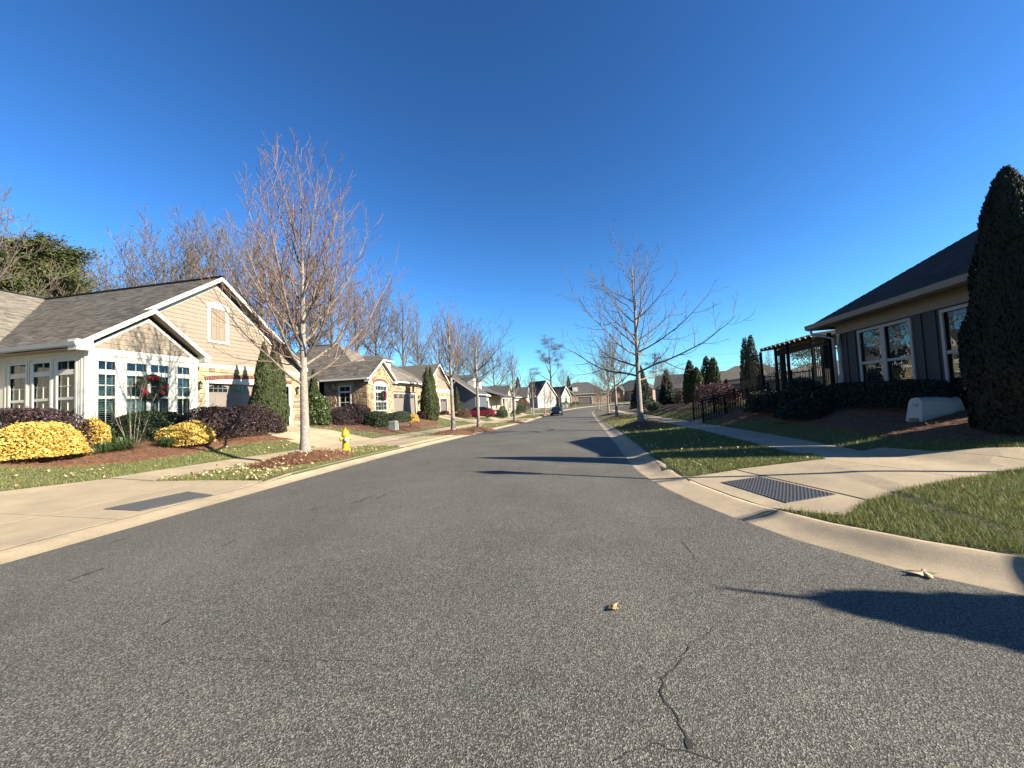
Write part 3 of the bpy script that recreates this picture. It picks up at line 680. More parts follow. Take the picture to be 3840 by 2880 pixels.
def copy_tree(o, loc, rz=0, sc_=1., label=None, parent=None):
    c = o.copy(); COL.objects.link(c); c.parent = parent
    if parent is None: c.location = [float(v) for v in loc]; c.rotation_euler = (0, 0, rz); c.scale = (sc_,)*3 if not hasattr(sc_, '__len__') else sc_
    if label: c['label'] = label
    for ch in o.children: copy_tree(ch, None, parent=c)
    return c
# ------------------------------------------------------------------ building helpers
def wall(root, name, fr, u0, u1, w0, w1, holes, mat, th=.16):
    us = sorted({u0, u1, *[h[0] for h in holes], *[h[1] for h in holes]}); ws = sorted({w0, w1, *[h[2] for h in holes], *[h[3] for h in holes]})
    us = [u for u in us if u0 <= u <= u1]; ws = [w for w in ws if w0 <= w <= w1]; g = G()
    for a, b in zip(us[:-1], us[1:]):
        run = None
        for c, d in zip(ws[:-1], ws[1:]):
            um, wm = (a+b)/2, (c+d)/2
            if any(h[0] < um < h[1] and h[2] < wm < h[3] for h in holes):
                if run: fbox(g, fr, a, b, run[0], run[1], -th, 0); run = None
            else: run = (run[0], d) if run else (c, d)
        if run: fbox(g, fr, a, b, run[0], run[1], -th, 0)
    return g.build(name, mat, root)
def window(root, fr, u0, u1, lights, casing=.09, mat=None, sill=True, cols=2, blind=None, glass=None, n0=.0, grid=None, name='window'):
    """lights: list of (w0, w1) glazed openings, bottom to top; casing and rails fill the rest"""
    mat = mat or m_trim; w0, w1 = lights[0][0], lights[-1][1]; g = G(); c = casing
    fbox(g, fr, u0-c, u0, w0-c, w1+c, -.06, .035+n0); fbox(g, fr, u1, u1+c, w0-c, w1+c, -.06, .035+n0)
    fbox(g, fr, u0, u1, w1, w1+c, -.10, .033+n0); fbox(g, fr, u0, u1, w0-c, w0, -.10, (.06 if sill else .033)+n0)
    for (a, b), (a2, b2) in zip(lights[:-1], lights[1:]): fbox(g, fr, u0, u1, b, a2, -.09, .015+n0)
    o = g.build(name, mat, root)
    for k, (a, b) in enumerate(lights):
        g = G(); fbox(g, fr, u0, u1, a, b, -.032, -.026); g.build('pane', glass or m_glass, o)
        nr = (grid or [1]*len(lights))[k]; g = G(); e = .009
        for j in range(1, cols): u = u0+(u1-u0)*j/cols; fbox(g, fr, u-e, u+e, a, b, -.045, -.015)
        for j in range(1, nr): w = a+(b-a)*j/nr; fbox(g, fr, u0, u1, w-e, w+e, -.044, -.016)
        if g.v: g.build('muntin', mat, o)
    if blind:
        g = G(); w = lights[0][0]+.02; tilt = blind
        while w < (lights[-2][1] if len(lights) > 2 else lights[-1][1]):
            g.hexa([fr.p(u0, w, -.20), fr.p(u1, w, -.20), fr.p(u1, w+tilt, -.16), fr.p(u0, w+tilt, -.16)], [fr.p(u0, w+.006, -.20), fr.p(u1, w+.006, -.20), fr.p(u1, w+tilt+.006, -.16), fr.p(u0, w+tilt+.006, -.16)]); w += .075
        g.build('blind', m_blind, o, kind='stuff')
    return o
def siding(root, fr, w0, w1, lo, hi, mat, e=.18, n=.0, name='siding_board'):
    w = w0
    while w < w1-.02:
        t = min(w+e, w1); a0, b0, a1, b1 = lo(w), hi(w), lo(t), hi(t)
        if b0-a0 > .03:
            if b1 < a1: b1 = a1 = (a1+b1)/2
            g = G(); g.hexa([fr.p(a0, w+.004, n), fr.p(b0, w+.004, n), fr.p(b1, t, n), fr.p(a1, t, n)], [fr.p(a0, w+.004, n+.025), fr.p(b0, w+.004, n+.025), fr.p(b1, t, n+.008), fr.p(a1, t, n+.008)])
            g.build(name, mat, root)
        w = t
def slab3(root, name, pts, th, mat, **k):
    P = [np.array(p, float) for p in pts]; nn = norm(np.cross(P[1]-P[0], P[2]-P[0]))
    if nn[2] < 0: nn = -nn
    return G().hexa([p-nn*th for p in P], P).build(name, mat, root, **k)
def shingles(root, pts, mat, e=.145, tw=.30, seed=0, name='shingles', lift=.014):
    """overlapping tabs over a planar roof polygon; pts[0] -> pts[1] is the eave"""
    P = [np.array(p, float) for p in pts]; U = norm(P[1]-P[0]); nn = norm(np.cross(P[1]-P[0], P[2]-P[0]))
    if nn[2] < 0: nn = -nn
    Vd = norm(np.cross(nn, U)); Vd = Vd if Vd[2] > 0 else -Vd
    Q = [((p-P[0])@U, (p-P[0])@Vd) for p in P]; vmax = max(q[1] for q in Q); rs = random.Random(seed); v = 0.; vs = []; fs = []
    while v < vmax-.02:
        vm = v+e*.5; xs_ = []
        for (a, b), (c, d) in zip(Q, Q[1:]+Q[:1]):
            if (b > vm) != (d > vm): xs_.append(a+(c-a)*(vm-b)/(d-b))
        xs_.sort()
        for ul, uh in zip(xs_[::2], xs_[1::2]):
            u = ul-rs.uniform(0, tw)
            while u < uh:
                w = tw*rs.uniform(.55, 1.3); a, b = max(u, ul), min(u+w, uh); u += w
                if b-a < .01: continue
                h = lift*rs.uniform(.6, 1.5); lo = v-.02*rs.random(); k = len(vs)
                vs += [P[0]+U*a+Vd*lo+nn*.002, P[0]+U*b+Vd*lo+nn*.002, P[0]+U*b+Vd*lo+nn*h, P[0]+U*a+Vd*lo+nn*h, P[0]+U*b+Vd*(v+e)+nn*.003, P[0]+U*a+Vd*(v+e)+nn*.003]
                fs += [(k, k+1, k+2, k+3), (k+3, k+2, k+4, k+5)]
        v += e
    V = np.array(vs)-ORG[root.name]
    return link(name, mesh(name, V, np.array(fs)), mat, root, kind='stuff')
# one chamfered block, shared by all stones and bricks (unit size: u, w, depth n from 0 to 1)
_b = .09
_sv = [(-.5, -.5, 0), (.5, -.5, 0), (.5, .5, 0), (-.5, .5, 0), (-.5, -.5, .6), (.5, -.5, .6), (.5, .5, .6), (-.5, .5, .6), (-.5+_b, -.5+_b, 1), (.5-_b, -.5+_b, 1), (.5-_b, .5-_b, 1), (-.5+_b, .5-_b, 1)]
_sf = [(i, (i+1) % 4, 4+(i+1) % 4, 4+i) for i in range(4)]+[(4+i, 4+(i+1) % 4, 8+(i+1) % 4, 8+i) for i in range(4)]+[(8, 9, 10, 11)]
def block_me(mat):
    me = mesh('stone', _sv, _sf); me.materials.append(mat); return me
BLK = {}
def block(root, name, fr, u, w, du, dw, dn, mat, n=0., rot=0.):
    if mat.name not in BLK: BLK[mat.name] = block_me(mat)
    o = bpy.data.objects.new(name, BLK[mat.name]); COL.objects.link(o); o.parent = root
    X_, Y_, N_ = fr.U, fr.W, fr.N
    if rot: X_, Y_ = fr.U*cos(rot)+fr.W*sin(rot), fr.W*cos(rot)-fr.U*sin(rot)
    p = fr.p(u, w, n)-ORG[root.name]
    o.matrix_local = Matrix([[X_[i]*du, Y_[i]*dw, N_[i]*dn, p[i]] for i in range(3)]+[[0, 0, 0, 1]])
    return o
def stonework(root, fr, u0, u1, w0, w1, ok, mat, seed, hr=(.14, .26), wr=(.2, .52), d=.05):
    rs = random.Random(seed); w = w0
    while w < w1-.04:
        h = min(rs.uniform(*hr), w1-w); u = u0
        if w1-w-h < .06: h = w1-w
        while u < u1-.03:
            l = min(rs.uniform(*wr), u1-u)
            if u1-u-l < .1: l = u1-u
            # trim against openings and slopes
            if ok(u+.01, w+.01) and ok(u+l-.01, w+.01) and ok(u+.01, w+h-.01) and ok(u+l-.01, w+h-.01):
                if h > .19 and rs.random() < .25:
                    for q in (0, 1): block(root, 'stone', fr, u+l/2, w+h*(.25+.5*q), l-.014, h/2-.012, d*rs.uniform(.7, 1.25), mat)
                else: block(root, 'stone', fr, u+l/2, w+h/2, l-.014, h-.012, d*rs.uniform(.7, 1.3), mat)
            elif l > .16:
                for q in range(2):
                    uc = u+l*(.25+.5*q)
                    if all(ok(uc+s*(l/4-.01), w+t) for s in (-1, 1) for t in (.01, h-.01)): block(root, 'stone', fr, uc, w+h/2, l/2-.014, h-.012, d*rs.uniform(.7, 1.3), mat)
            u += l
        w += h
def lantern(root, fr, u, w0, w1):
    c = fr.p(u, 0, .16); h = w1-w0
    g = G(); g.tube([fr.p(u, w0+h*.25, 0), fr.p(u, w0+h*.12, .08), c+[0, 0, w0+h*.1]], .012, 5)
    g.lathe([(.02, w0), (.05, w0+.03*h), (.055, w0+.12*h)], c, 6); g.lathe([(.105, w0+.62*h), (.09, w0+.68*h), (.04, w0+.85*h), (.015, w0+.9*h), (.012, w1)], c, 6)
    fbox(g, fr, u-.06, u+.06, w0+.12*h, w0+.4*h, 0, .02)
    for k in range(4): a = pi/4+k*pi/2; g.tube([c+[.055*cos(a), .055*sin(a), w0+.12*h], c+[.09*cos(a), .09*sin(a), w0+.62*h]], .006, 4)
    o = g.build('wall_lantern', m_blackm, root)
    G().lathe([(.045, w0+.13*h), (.078, w0+.61*h)], c, 6).build('lantern_glass', m_lampglass, o)
def garage_door(root, fr, u0, u1, w0, w1, mat, nwin, ww, wh, n=-.12, arch=False, glass=None, rows=2):
    g = G(); fbox(g, fr, u0, u1, w0, w1, n-.05, n); hgt = (w1-w0)
    o = g.build('garage_door', mat, root)
    pw = (u1-u0)/nwin
    for k in range(nwin):
        uc = u0+pw*(k+.5); g = G(); b = w1-.08-wh
        fbox(g, fr, uc-ww/2-.04, uc+ww/2+.04, b-.04, b, n, n+.02); fbox(g, fr, uc-ww/2-.04, uc-ww/2, b, b+wh+.03, n, n+.02); fbox(g, fr, uc+ww/2, uc+ww/2+.04, b, b+wh+.03, n, n+.02)
        for j in range(1, 4): u = uc-ww/2+ww*j/4; fbox(g, fr, u-.01, u+.01, b, b+wh, n+.007, n+.018)
        for j in range(1, rows): fbox(g, fr, uc-ww/2, uc+ww/2, b+wh*j/rows-.01, b+wh*j/rows+.01, n+.007, n+.018)
        for j in range(8):           # spandrel above the window: an arched head
            a, c = -1+j/4, -1+(j+1)/4; y_ = lambda q: b+wh*(1-.42*q*q if arch else 1)
            fpoly(g, fr, [(uc+a*ww/2, y_(a)), (uc+c*ww/2, y_(c)), (uc+c*ww/2, b+wh+.04), (uc+a*ww/2, b+wh+.04)], n, n+.02)
        f = g.build('door_window', mat, o)
        g = G(); fbox(g, fr, uc-ww/2, uc+ww/2, b, b+wh, n+.001, n+.006); g.build('pane', glass or m_glassd2, f)
    nb = 3
    for k in range(1, nb+1):
        w = w0+(hgt-wh-.2)*k/nb; g = G(); fbox(g, fr, u0, u1, w-.008, w+.008, n, n+.012); g.build('panel_rail', mat, o)
    k = u0+.1; g = G()
    while k < u1: fbox(g, fr, k-.005, k+.005, w0, w1-wh-.25, n, n+.006); k += .1
    g.build('bead_board', mat, o, kind='stuff')
    return o
m_glassd2 = M('black_glass', (.012, .014, .017), .06, spec=.6, var=.2)
def bar3(g, a, b, w, h, up=(0, 0, 1)):
    """a board from a to b, w across and h along up (below the line)"""
    a, b = np.array(a, float), np.array(b, float); t = norm(b-a); up = np.array(up, float); s = norm(np.cross(t, up)); 
    return g.hexa([a-s*w/2-up*h, b-s*w/2-up*h, b+s*w/2-up*h, a+s*w/2-up*h], [a-s*w/2, b-s*w/2, b+s*w/2, a+s*w/2])

# ================================================================== house 1: tan gable with the wreath
def house_one():
    D0 = .92; R = empty('house', (-19, 14.5, D0), label='tan sided house with wide gable, cream sunroom windows and stone garage front', cat='house')
    A = FX(-17.0); Bf = FX(-16.4); Bs = FY(9.94); PT = .705; RZ, RY = 8.19, 15.14
    zroof = lambda y: RZ-PT*abs(y-RY)
    # --- walls
    win_f = [(10.28, 10.77), (11.12, 11.76), (11.91, 12.54), (12.90, 13.38)]; W = [(1.45, 2.41), (2.5, 3.26), (3.43, 3.72)]
    hl = [(a, b, W[0][0], W[2][1]) for a, b in win_f]
    wall(R, 'wall', Bf, 9.94, 13.76, .3, 4.2, hl, m_trim)
    win_s = [(-17.57, -16.78), (-18.66, -17.9), (-19.76, -19.01)]
    wall(R, 'wall', Bs, -20.6, -16.56, .3, 4.2, [(a, b, W[0][0], W[2][1]) for a, b in win_s], m_trim, .07)
    g = G(); fbox(g, FR((0, 13.76, 0), (1, 0, 0), (0, 1, 0)), -17, -16.57, .3, 4.2, -.16, 0); g.build('wall', m_trim, R)
    wall(R, 'wall', A, 13.76, 20.6, .3, 4.06, [(14.73, 19.61, .2, 3.40)], m_mortar, .2)
    g = G(); g.box(-28, -17.2, 20.4, 20.6, .3, 4.3); g.build('wall', m_tan, R)
    g = G(); g.box(-20.9, -20.6, 2, 9.94, .3, 4.2); g.build('wall', m_tan, R)
    g = G(); g.box(-28.2, -28, 2, 20.6, .3, 4.3); g.build('wall', m_tan, R)
    fpoly(G(), A, [(11.0, 4.05), (20.4, 4.05), (15.14, 7.85)], -.2, -.001).build('gable_wall', m_tan, R)
    fpoly(G(), Bf, [(9.95, 4.15), (13.75, 4.15), (11.85, 5.5)], -.12, -.001).build('gable_wall', m_tan, R)
    # --- siding boards
    lo = lambda w: max(11.82+(5.72-w)/.75 if w < 5.72 else 0, RY-(7.80-w)/PT); hi = lambda w: min(20.58, RY+(7.80-w)/PT)
    siding(R, A, 4.07, 7.75, lo, hi, m_tan, .185)
    lo2 = lambda w: 9.98+max(0, (w-4.10))/.72; hi2 = lambda w: 13.70-max(0, (w-4.10))/.76
    siding(R, Bf, 4.17, 5.5, lo2, hi2, m_tan, .185)
    # --- windows
    for a, b in win_f: window(R, Bf, a, b, W, .075, blind=.02 if a < 10.5 or a > 12.8 else .055, grid=[1, 2, 1], cols=2, n0=.0)
    for a, b in win_s: window(R, Bs, a, b, W, .075, grid=[1, 2, 1], cols=2)
    g = G()
    for a in (-16.42, -17.66, -18.75, -19.85):      # fluted pilasters between the side windows
        for q in (0, .1): fbox(g, Bs, a-.12+q-.05 if a < -16.5 else a-.25+q, a-.12+q if a < -16.5 else a-.2+q, 1.0, 3.85, .001, .02)
    g.build('pilaster_flutes', m_trim, R)
    # --- belts and friezes
    for nm, fr, u0, u1 in (('belt', Bf, 9.90, 13.80), ('belt', Bs, -20.6, -16.37)):
        g = G(); fbox(g, fr, u0, u1, 3.93, 4.12, .001, .045); fbox(g, fr, u0, u1, 3.905, 3.93, .001, .02); g.build(nm, m_trim, R)
    g = G(); fbox(g, A, 13.8, 20.62, 3.87, 4.06, .001, .05); g.build('belt', m_trim, R)
    g = G()                                          # curtains seen behind the side windows
    for a, b in win_s: fbox(g, Bs, a-.02, a+.13, 1.3, 3.3, -.42, -.38)
    g.build('curtain', m_curt, R)
    g = G(); g.box(-18.75, -18.1, 10.55, 10.75, 1.9, 2.55); g.build('chair_back', m_blind, R)
    for q in ((-27.9, -16.6, 11.3, 11.35, .3, 4.1), (-17.75, -17.7, 10.1, 13.6, .3, 4.1)): G().box(*q).build('dark_backing', m_room, R)  # dark panels added indoors so the rooms behind the glass look dim
    # --- roof
    ev = 9.55; LP = [(-16.05, ev), (-19.9, ev), (-27.7, RY), (-16.6, RY), (-16.6, 11.82), (-16.05, 11.82)]
    L3 = [(x, y, zroof(y)) for x, y in LP]
    slab3(R, 'roof', [L3[0], L3[1], L3[2], L3[3], L3[4], L3[5]], .12, [m_shbase])
    shingles(R, L3, m_shing, .14, .3, 1)
    R3 = [(-16.6, 20.7, zroof(20.7)), (-16.6, RY, RZ), (-27.7, RY, RZ), (-27.7, 20.7, zroof(20.7))]; slab3(R, 'roof', R3, .12, m_shing)
    W3 = [(-19.9, 9.55, 4.25), (-19.9, 2, 4.25), (-27.7, 2, RZ+.03), (-27.7, RY, RZ+.03)]; slab3(R, 'roof', W3, .12, m_shbase); shingles(R, W3, m_shing, .14, .3, 2)
    slab3(R, 'roof', [(-27.7, 2, RZ+.03), (-27.7, 22, RZ+.03), (-36, 22, 4.2), (-36, 2, 4.2)], .12, m_shing)
    sm = [(-16.05, 11.82, 5.85), (-16.05, 13.98, 4.23), (-17.0, 13.98, 4.23), (-17.0, 11.82, 5.85)]; slab3(R, 'roof', sm, .10, m_shbase); shingles(R, [sm[1], sm[2], sm[3], sm[0]], m_shing, .14, .3, 3)
    for a, b in (((-16.5, RY, RZ+.02), (-27.7, RY, RZ+.02)), ((-27.7, 2, RZ+.05), (-27.7, RY, RZ+.05))): bar3(G(), np.array(a)+[0, 0, .035], np.array(b)+[0, 0, .035], .22, .05).build('ridge_vent', m_ridge, R)
    # --- rakes, soffits, gutters
    def rake(xo, pts, h=.20, d=.028):
        for (y0, z0), (y1, z1) in zip(pts[:-1], pts[1:]):
            fpoly(G(), FX(xo), [(y0, z0-h), (y1, z1-h), (y1, z1), (y0, z0)], -d, 0.).build('rake_board', m_trim, R)
    rake(-16.57, [(11.78, zroof(11.78)+.01), (RY, RZ+.01)]); rake(-16.57, [(RY, RZ+.01), (20.72, zroof(20.72)+.01)])
    rake(-16.02, [(9.50, zroof(9.5)+.01), (11.82, 5.86)], .19); rake(-16.02, [(11.82, 5.86), (14.0, 4.225)], .19)
    for fr, pts in ((A, [(11.2, zroof(11.2)-.33), (RY, RZ-.33)]), (A, [(RY, RZ-.33), (20.6, zroof(20.6)-.33)]), (Bf, [(9.98, 4.20), (11.82, 5.50)]), (Bf, [(11.82, 5.50), (13.70, 4.09)])):
        (y0, z0), (y1, z1) = pts; fpoly(G(), fr, [(y0, z0-.13), (y1, z1-.13), (y1, z1), (y0, z0)], .002, .04).build('frieze_board', m_trim, R)
    for pts in ([(-16.98, 11.85, zroof(11.85)-.125), (-16.6, 11.85, zroof(11.85)-.125), (-16.6, RY, RZ-.125), (-16.98, RY, RZ-.125)], [(-16.98, RY, RZ-.125), (-16.6, RY, RZ-.125), (-16.6, 20.7, zroof(20.7)-.125), (-16.98, 20.7, zroof(20.7)-.125)],
                [(-16.38, 9.6, zroof(9.6)-.125), (-16.05, 9.6, zroof(9.6)-.125), (-16.05, 11.82, 5.725), (-16.38, 11.82, 5.725)], [(-16.38, 11.82, 5.74), (-16.05, 11.82, 5.74), (-16.05, 13.95, 4.13), (-16.38, 13.95, 4.13)]):
        slab3(R, 'soffit', pts, .015, m_soff)
    G().box(-20.0, -16.06, 9.56, 9.93, 4.04, 4.06).build('soffit', m_soff, R)
    G().hexa([(-20, 9.56, 4.10), (-16.0, 9.56, 4.10), (-16.0, 9.46, 4.13), (-20, 9.46, 4.13)], [(-20, 9.56, 4.24), (-16.0, 9.56, 4.24), (-16.0, 9.42, 4.245), (-20, 9.42, 4.245)]).build('gutter', m_white, R)
    G().box(-16.4, -16.052, 9.5, 9.95, 4.0, 4.34).build('eave_return', m_trim, R); G().box(-16.42, -16.052, 13.78, 14.0, 4.0, 4.30).build('eave_return', m_trim, R)
    G().box(-16.75, -16.1, 13.98, 14.12, 4.14, 4.24).build('gutter', m_white, R)
    G().tube([(-16.55, 14.05, 4.15), (-16.62, 13.95, 3.95), (-16.7, 13.84, 3.85), (-16.7, 13.84, 1.0)], .04, 6).build('downspout', m_trim, R)
    # --- attic shutter window
    g = G(); c = (14.70, 15.78, 5.09)
    fbox(g, A, 14.70, 14.84, 5.2, 6.72, .002, .06); fbox(g, A, 15.62, 15.78, 5.2, 6.72, .002, .06); fbox(g, A, 14.70, 15.78, 5.07, 5.18, .002, .07)
    n = 10; fpoly(g, A, [(14.64, 6.70), (15.84, 6.70)]+[(15.24+.60*cos(pi*(.09+.82*k/n))/cos(pi*.09), 6.80+.22*sin(pi*(.0+1.*k/n))) for k in range(n+1)], .002, .066)
    w = g.build('attic_window', m_trim, R)
    for k in range(2):
        u = 14.85+.385*k; g = G(); fbox(g, A, u, u+.38, 5.18, 6.70, .002, .03)
        for (p, q) in ((5.24, 5.88), (5.98, 6.64)):
            for z_ in (p, q): fbox(g, A, u+.06, u+.32, z_-.012, z_+.012, .03, .045)
            fbox(g, A, u+.05, u+.075, p, q, .03, .045); fbox(g, A, u+.305, u+.33, p, q, .03, .045)
        g.build('shutter_leaf', m_shut, w)
    # --- garage front
    arch = lambda u: 3.24+.20*(1-((u-17.17)/2.75)**2)
    def ok(u, w): return not (14.50 < u < 19.92 and w < arch(u)+.22) and w < 3.88
    stonework(R, A, 13.8, 20.6, .9, 3.86, ok, m_stone, 4, (.17, .24), (.22, .5))
    g = G(); N_ = 12
    fbox(g, A, 14.58, 14.73, .9, 3.16, -.15, .05); fbox(g, A, 19.61, 19.78, .9, 3.16, -.15, .05)
    for k in range(N_):
        a, b = 14.58+5.2*k/N_, 14.58+5.2*(k+1)/N_; fpoly(g, A, [(a, 3.16 if k not in () else 3.16), (b, 3.16), (b, arch(b)), (a, arch(a))], -.15, .048)
    g.build('garage_trim', m_trim, R)
    for k in range(62):
        u = 14.56+5.26*(k+.5)/62; block(R, 'brick', A, u, arch(u)+.105, .062, .195, .075, m_brick, 0., -.055*(u-17.17))
    garage_door(R, A, 14.73, 19.61, .9, 3.2, m_gar, 4, .95, .36, -.14, True)
    lantern(R, A, 14.24, 2.86, 3.26); lantern(R, A, 20.18, 2.72, 3.24)
    return R
house_one()
# wreath hung on the middle windows
def wreath(c, r, n, seed, label, bows, fr, rib=.062, tube=.115):
    root = empty('wreath', c, label=label, cat='wreath'); rs = np.random.RandomState(seed); a = rs.uniform(0, 2*pi, n); b = rs.uniform(0, 2*pi, n); q = tube*rs.uniform(.5, 1.15, n)
    U, N_ = fr.U, fr.N; W = np.array([0, 0, 1.]); rad = (np.cos(a)[:, None]*U+np.sin(a)[:, None]*W)
    C = rad*(r+q*np.cos(b))[:, None]+N_*(q*np.sin(b)+tube)[:, None]
    V, F = leaves_np(C, rad*np.cos(b)[:, None]+N_*np.sin(b)[:, None], .10, rs, .35, .3); link('needles', mesh('needles', V, F), m_wreath, root)
    G().tube([np.array(c)+(cos(t)*U+sin(t)*W)*r+N_*tube for t in np.linspace(0, 2*pi, 25)], tube*.45, 6).build('ring', m_stem, root)
    for t in bows:
        k = 90; D = rs.normal(0, 1, (k, 3)); D /= np.linalg.norm(D, axis=1)[:, None]; C = D*rib+(cos(t)*U+sin(t)*W)*r+N_*(tube*2)
        V, F = leaves_np(C, D, .10, rs, .8, .6); link('red_bow', mesh('red_bow', V, F), m_bow, root)
    return root
m_wreath = M('fir_wreath', (.07, .095, .05), .7, col2=(.02, .035, .018), island=True); m_bow = M('red_ribbon', (.50, .018, .03), .5, col2=(.24, .008, .015), island=True)
wreath((-16.36, 11.86, 2.83), .37, 4200, 5, 'round fir wreath with red bows on the cream sunroom windows', [radians(d) for d in (75, 105, 5, -38, 215, 190)], FX(0))
# ================================================================== house 2: stone bay, hip roof, dormer, second gable further on
def house_two():
    R = empty('house', (-20, 36, .5), label='stone house with tall bay gable, roof dormer and two grey garage doors', cat='house')
    Bf = FX(-17.4); Bs = FY(28.62); Gf = FX(-18.0); b0 = -.2
    # bay
    W = [(1.5, 2.24), (2.3, 3.05), (3.2, 3.55)]; Wb = [(1.5, 2.18), (2.3, 3.02), (3.22, 3.56)]
    wall(R, 'wall', Bf, 28.62, 32.85, b0, 4.05, [(29.72, 30.58, Wb[0][0], Wb[2][1]), (30.68, 31.54, Wb[0][0], Wb[2][1])], m_mortar)
    wall(R, 'wall', Bs, -21.4, -17.56, b0, 4.15, [(-19.93, -19.0, W[0][0], W[2][1])], m_mortar)
    fpoly(G(), Bf, [(28.62, 4.05), (32.85, 4.05), (30.6, 5.6)], -.15, 0).build('gable_wall', m_mortar, R)
    apex = lambda u: 5.62-abs(u-30.6)*.735
    okf = lambda u, w: w < apex(u)-.05 and not (29.5 < u < 31.76 and w < 3.78+.28*(1-((u-30.63)/1.13)**2)+.2)
    stonework(R, Bf, 28.64, 32.83, .5, 5.5, okf, m_stone, 7, (.13, .22), (.16, .42))
    oks = lambda u, w: not (-20.15 < u < -18.78 and 1.2 < w < 3.85)
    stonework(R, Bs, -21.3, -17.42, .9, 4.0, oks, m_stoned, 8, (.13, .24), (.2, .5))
    window(R, Bf, 29.72, 30.58, Wb, .09, grid=[2, 2, 1], blind=.03); window(R, Bf, 30.68, 31.54, Wb, .09, grid=[2, 2, 1], blind=.03)
    g = G(); n = 10; fpoly(g, Bf, [(29.52, 3.62), (31.74, 3.62)]+[(30.63+1.11*cos(pi*k/n), 3.66+.30*sin(pi*k/n)) for k in range(n+1)], .002, .05)
    fbox(g, Bf, 29.52, 29.63, 1.35, 3.62, .002, .05); fbox(g, Bf, 31.63, 31.74, 1.35, 3.62, .002, .05); g.build('arched_casing', m_trim, R)
    for k in range(30):
        a = pi*(.06+.88*(k+.5)/30); u = 30.63+1.22*cos(a); w = 3.70+.42*sin(a); block(R, 'brick', Bf, u, w, .07, .18, .06, m_brick, 0, (a-pi/2)*.5)
    window(R, Bs, -19.93, -19.0, W, .12, grid=[1, 2, 1])
    # garage front
    wall(R, 'wall', Gf, 32.85, 40.0, b0, 4.05, [(33.95, 38.8, b0, 3.0)], m_mortar)
    okg = lambda u, w: not (33.75 < u < 39.0 and w < 3.27)
    stonework(R, Gf, 33.0, 39.95, .5, 3.86, okg, m_stone, 9, (.13, .22), (.18, .45))
    for k in range(52): u = 33.8+5.15*(k+.5)/52; block(R, 'brick', Gf, u, 3.17, .08, .17, .06, m_brick)
    g = G(); fbox(g, Gf, 33.82, 33.95, b0, 3.08, -.1, .04); fbox(g, Gf, 38.8, 38.95, b0, 3.08, -.1, .04); fbox(g, Gf, 33.95, 38.8, 2.98, 3.08, -.1, .04); g.build('garage_trim', m_trim, R)
    garage_door(R, Gf, 33.95, 38.8, .45, 2.98, m_gar, 4, .95, .32, -.12, True)
    g = G(); fbox(g, Gf, 32.9, 40.02, 3.88, 4.02, .002, .05); g.build('frieze_board', m_trim, R)
    lantern(R, Gf, 39.4, 2.5, 2.95)
    G().box(-32, -18.2, 39.8, 40, b0, 4.1).build('wall', m_tan, R); G().box(-32.2, -32, 28, 40, b0, 4.1).build('wall', m_tan, R); G().box(-32, -21.4, 27.8, 28.0, b0, 4.1).build('wall', m_tan, R)
    # hip roof
    e = 4.18; y0, y1, x0, x1 = 28.2, 41.2, -32.5, -17.55; rz_ = 8.3; ra, rb = (-24.2, 34.7, rz_), (-27, 34.7, rz_)
    P = dict(s=[(x1, y0, e), (x0, y0, e), rb, ra], f=[(x1, y1, e), (x1, y0, e), ra], n=[(x0, y1, e), (x1, y1, e), ra, rb], b=[(x0, y0, e), (x0, y1, e), rb])
    for k, q in P.items(): slab3(R, 'roof', q, .1, m_shbase if k in 'sf' else m_shing)
    shingles(R, [(x1, y0, e), (x0, y0, e), rb, ra], m_shing, .2, .42, 11, lift=.02); shingles(R, P['f'], m_shing, .2, .42, 12, lift=.02)
    bar3(G(), np.array(ra)+[0, 0, .05], np.array(rb)+[0, 0, .05], .2, .06).build('ridge_vent', m_ridge, R)
    # bay gable roof
    for s, nm in ((-1, 13), (1, 14)):
        q = [(-17.05, 30.6+s*2.42, 4.10), (-23, 30.6+s*2.42, 4.10), (-23, 30.6, 5.87), (-17.05, 30.6, 5.87)]; slab3(R, 'roof', q, .1, m_shbase)
        shingles(R, q, m_shing, .2, .42, nm, lift=.02)
        fpoly(G(), FX(-17.02), [(30.6+s*2.46, 3.90), (30.6, 5.68), (30.6, 5.88), (30.6+s*2.46, 4.10)], -.03, 0).build('rake_board', m_trim, R)
        fpoly(G(), Bf, [(30.6+s*2.1, 3.95), (30.6, 5.5), (30.6, 5.66), (30.6+s*2.1, 4.11)], .07, .09).build('frieze_board', m_trim, R)
        slab3(R, 'soffit', [(-17.38, 30.6+s*2.42, 3.99), (-17.05, 30.6+s*2.42, 3.99), (-17.05, 30.6, 5.76), (-17.38, 30.6, 5.76)], .015, m_soff)
        G().box(-17.4, -17.02, min(30.6+s*2.0, 30.6+s*2.46), max(30.6+s*2.0, 30.6+s*2.46), 3.86, 4.08).build('eave_return', m_trim, R)
    G().box(-21.4, -17.06, 28.08, 28.2, 4.06, 4.19).build('gutter', m_white, R); G().box(-17.56, -17.42, 33.1, 41.2, 4.03, 4.17).build('gutter', m_white, R)
    # dormer
    g = G(); g.box(-24, -19.5, 34.85, 36.4, 5.0, 6.45); d = g.build('dormer', m_trim, R)
    window(R, FX(-19.5), 35.35, 35.95, [(5.85, 6.3)], .06, mat=m_trim, cols=2, name='dormer_window')
    g = G(); g.add([(-24.5, 34.6, 6.45), (-19.2, 34.6, 6.45), (-19.2, 36.65, 6.45), (-24.5, 36.65, 6.45), (-24, 35.6, 7.05), (-20.2, 35.6, 7.05)], [(0, 1, 5, 4), (1, 2, 5), (2, 3, 4, 5), (3, 0, 4)]); g.build('dormer_roof', m_shing, R)
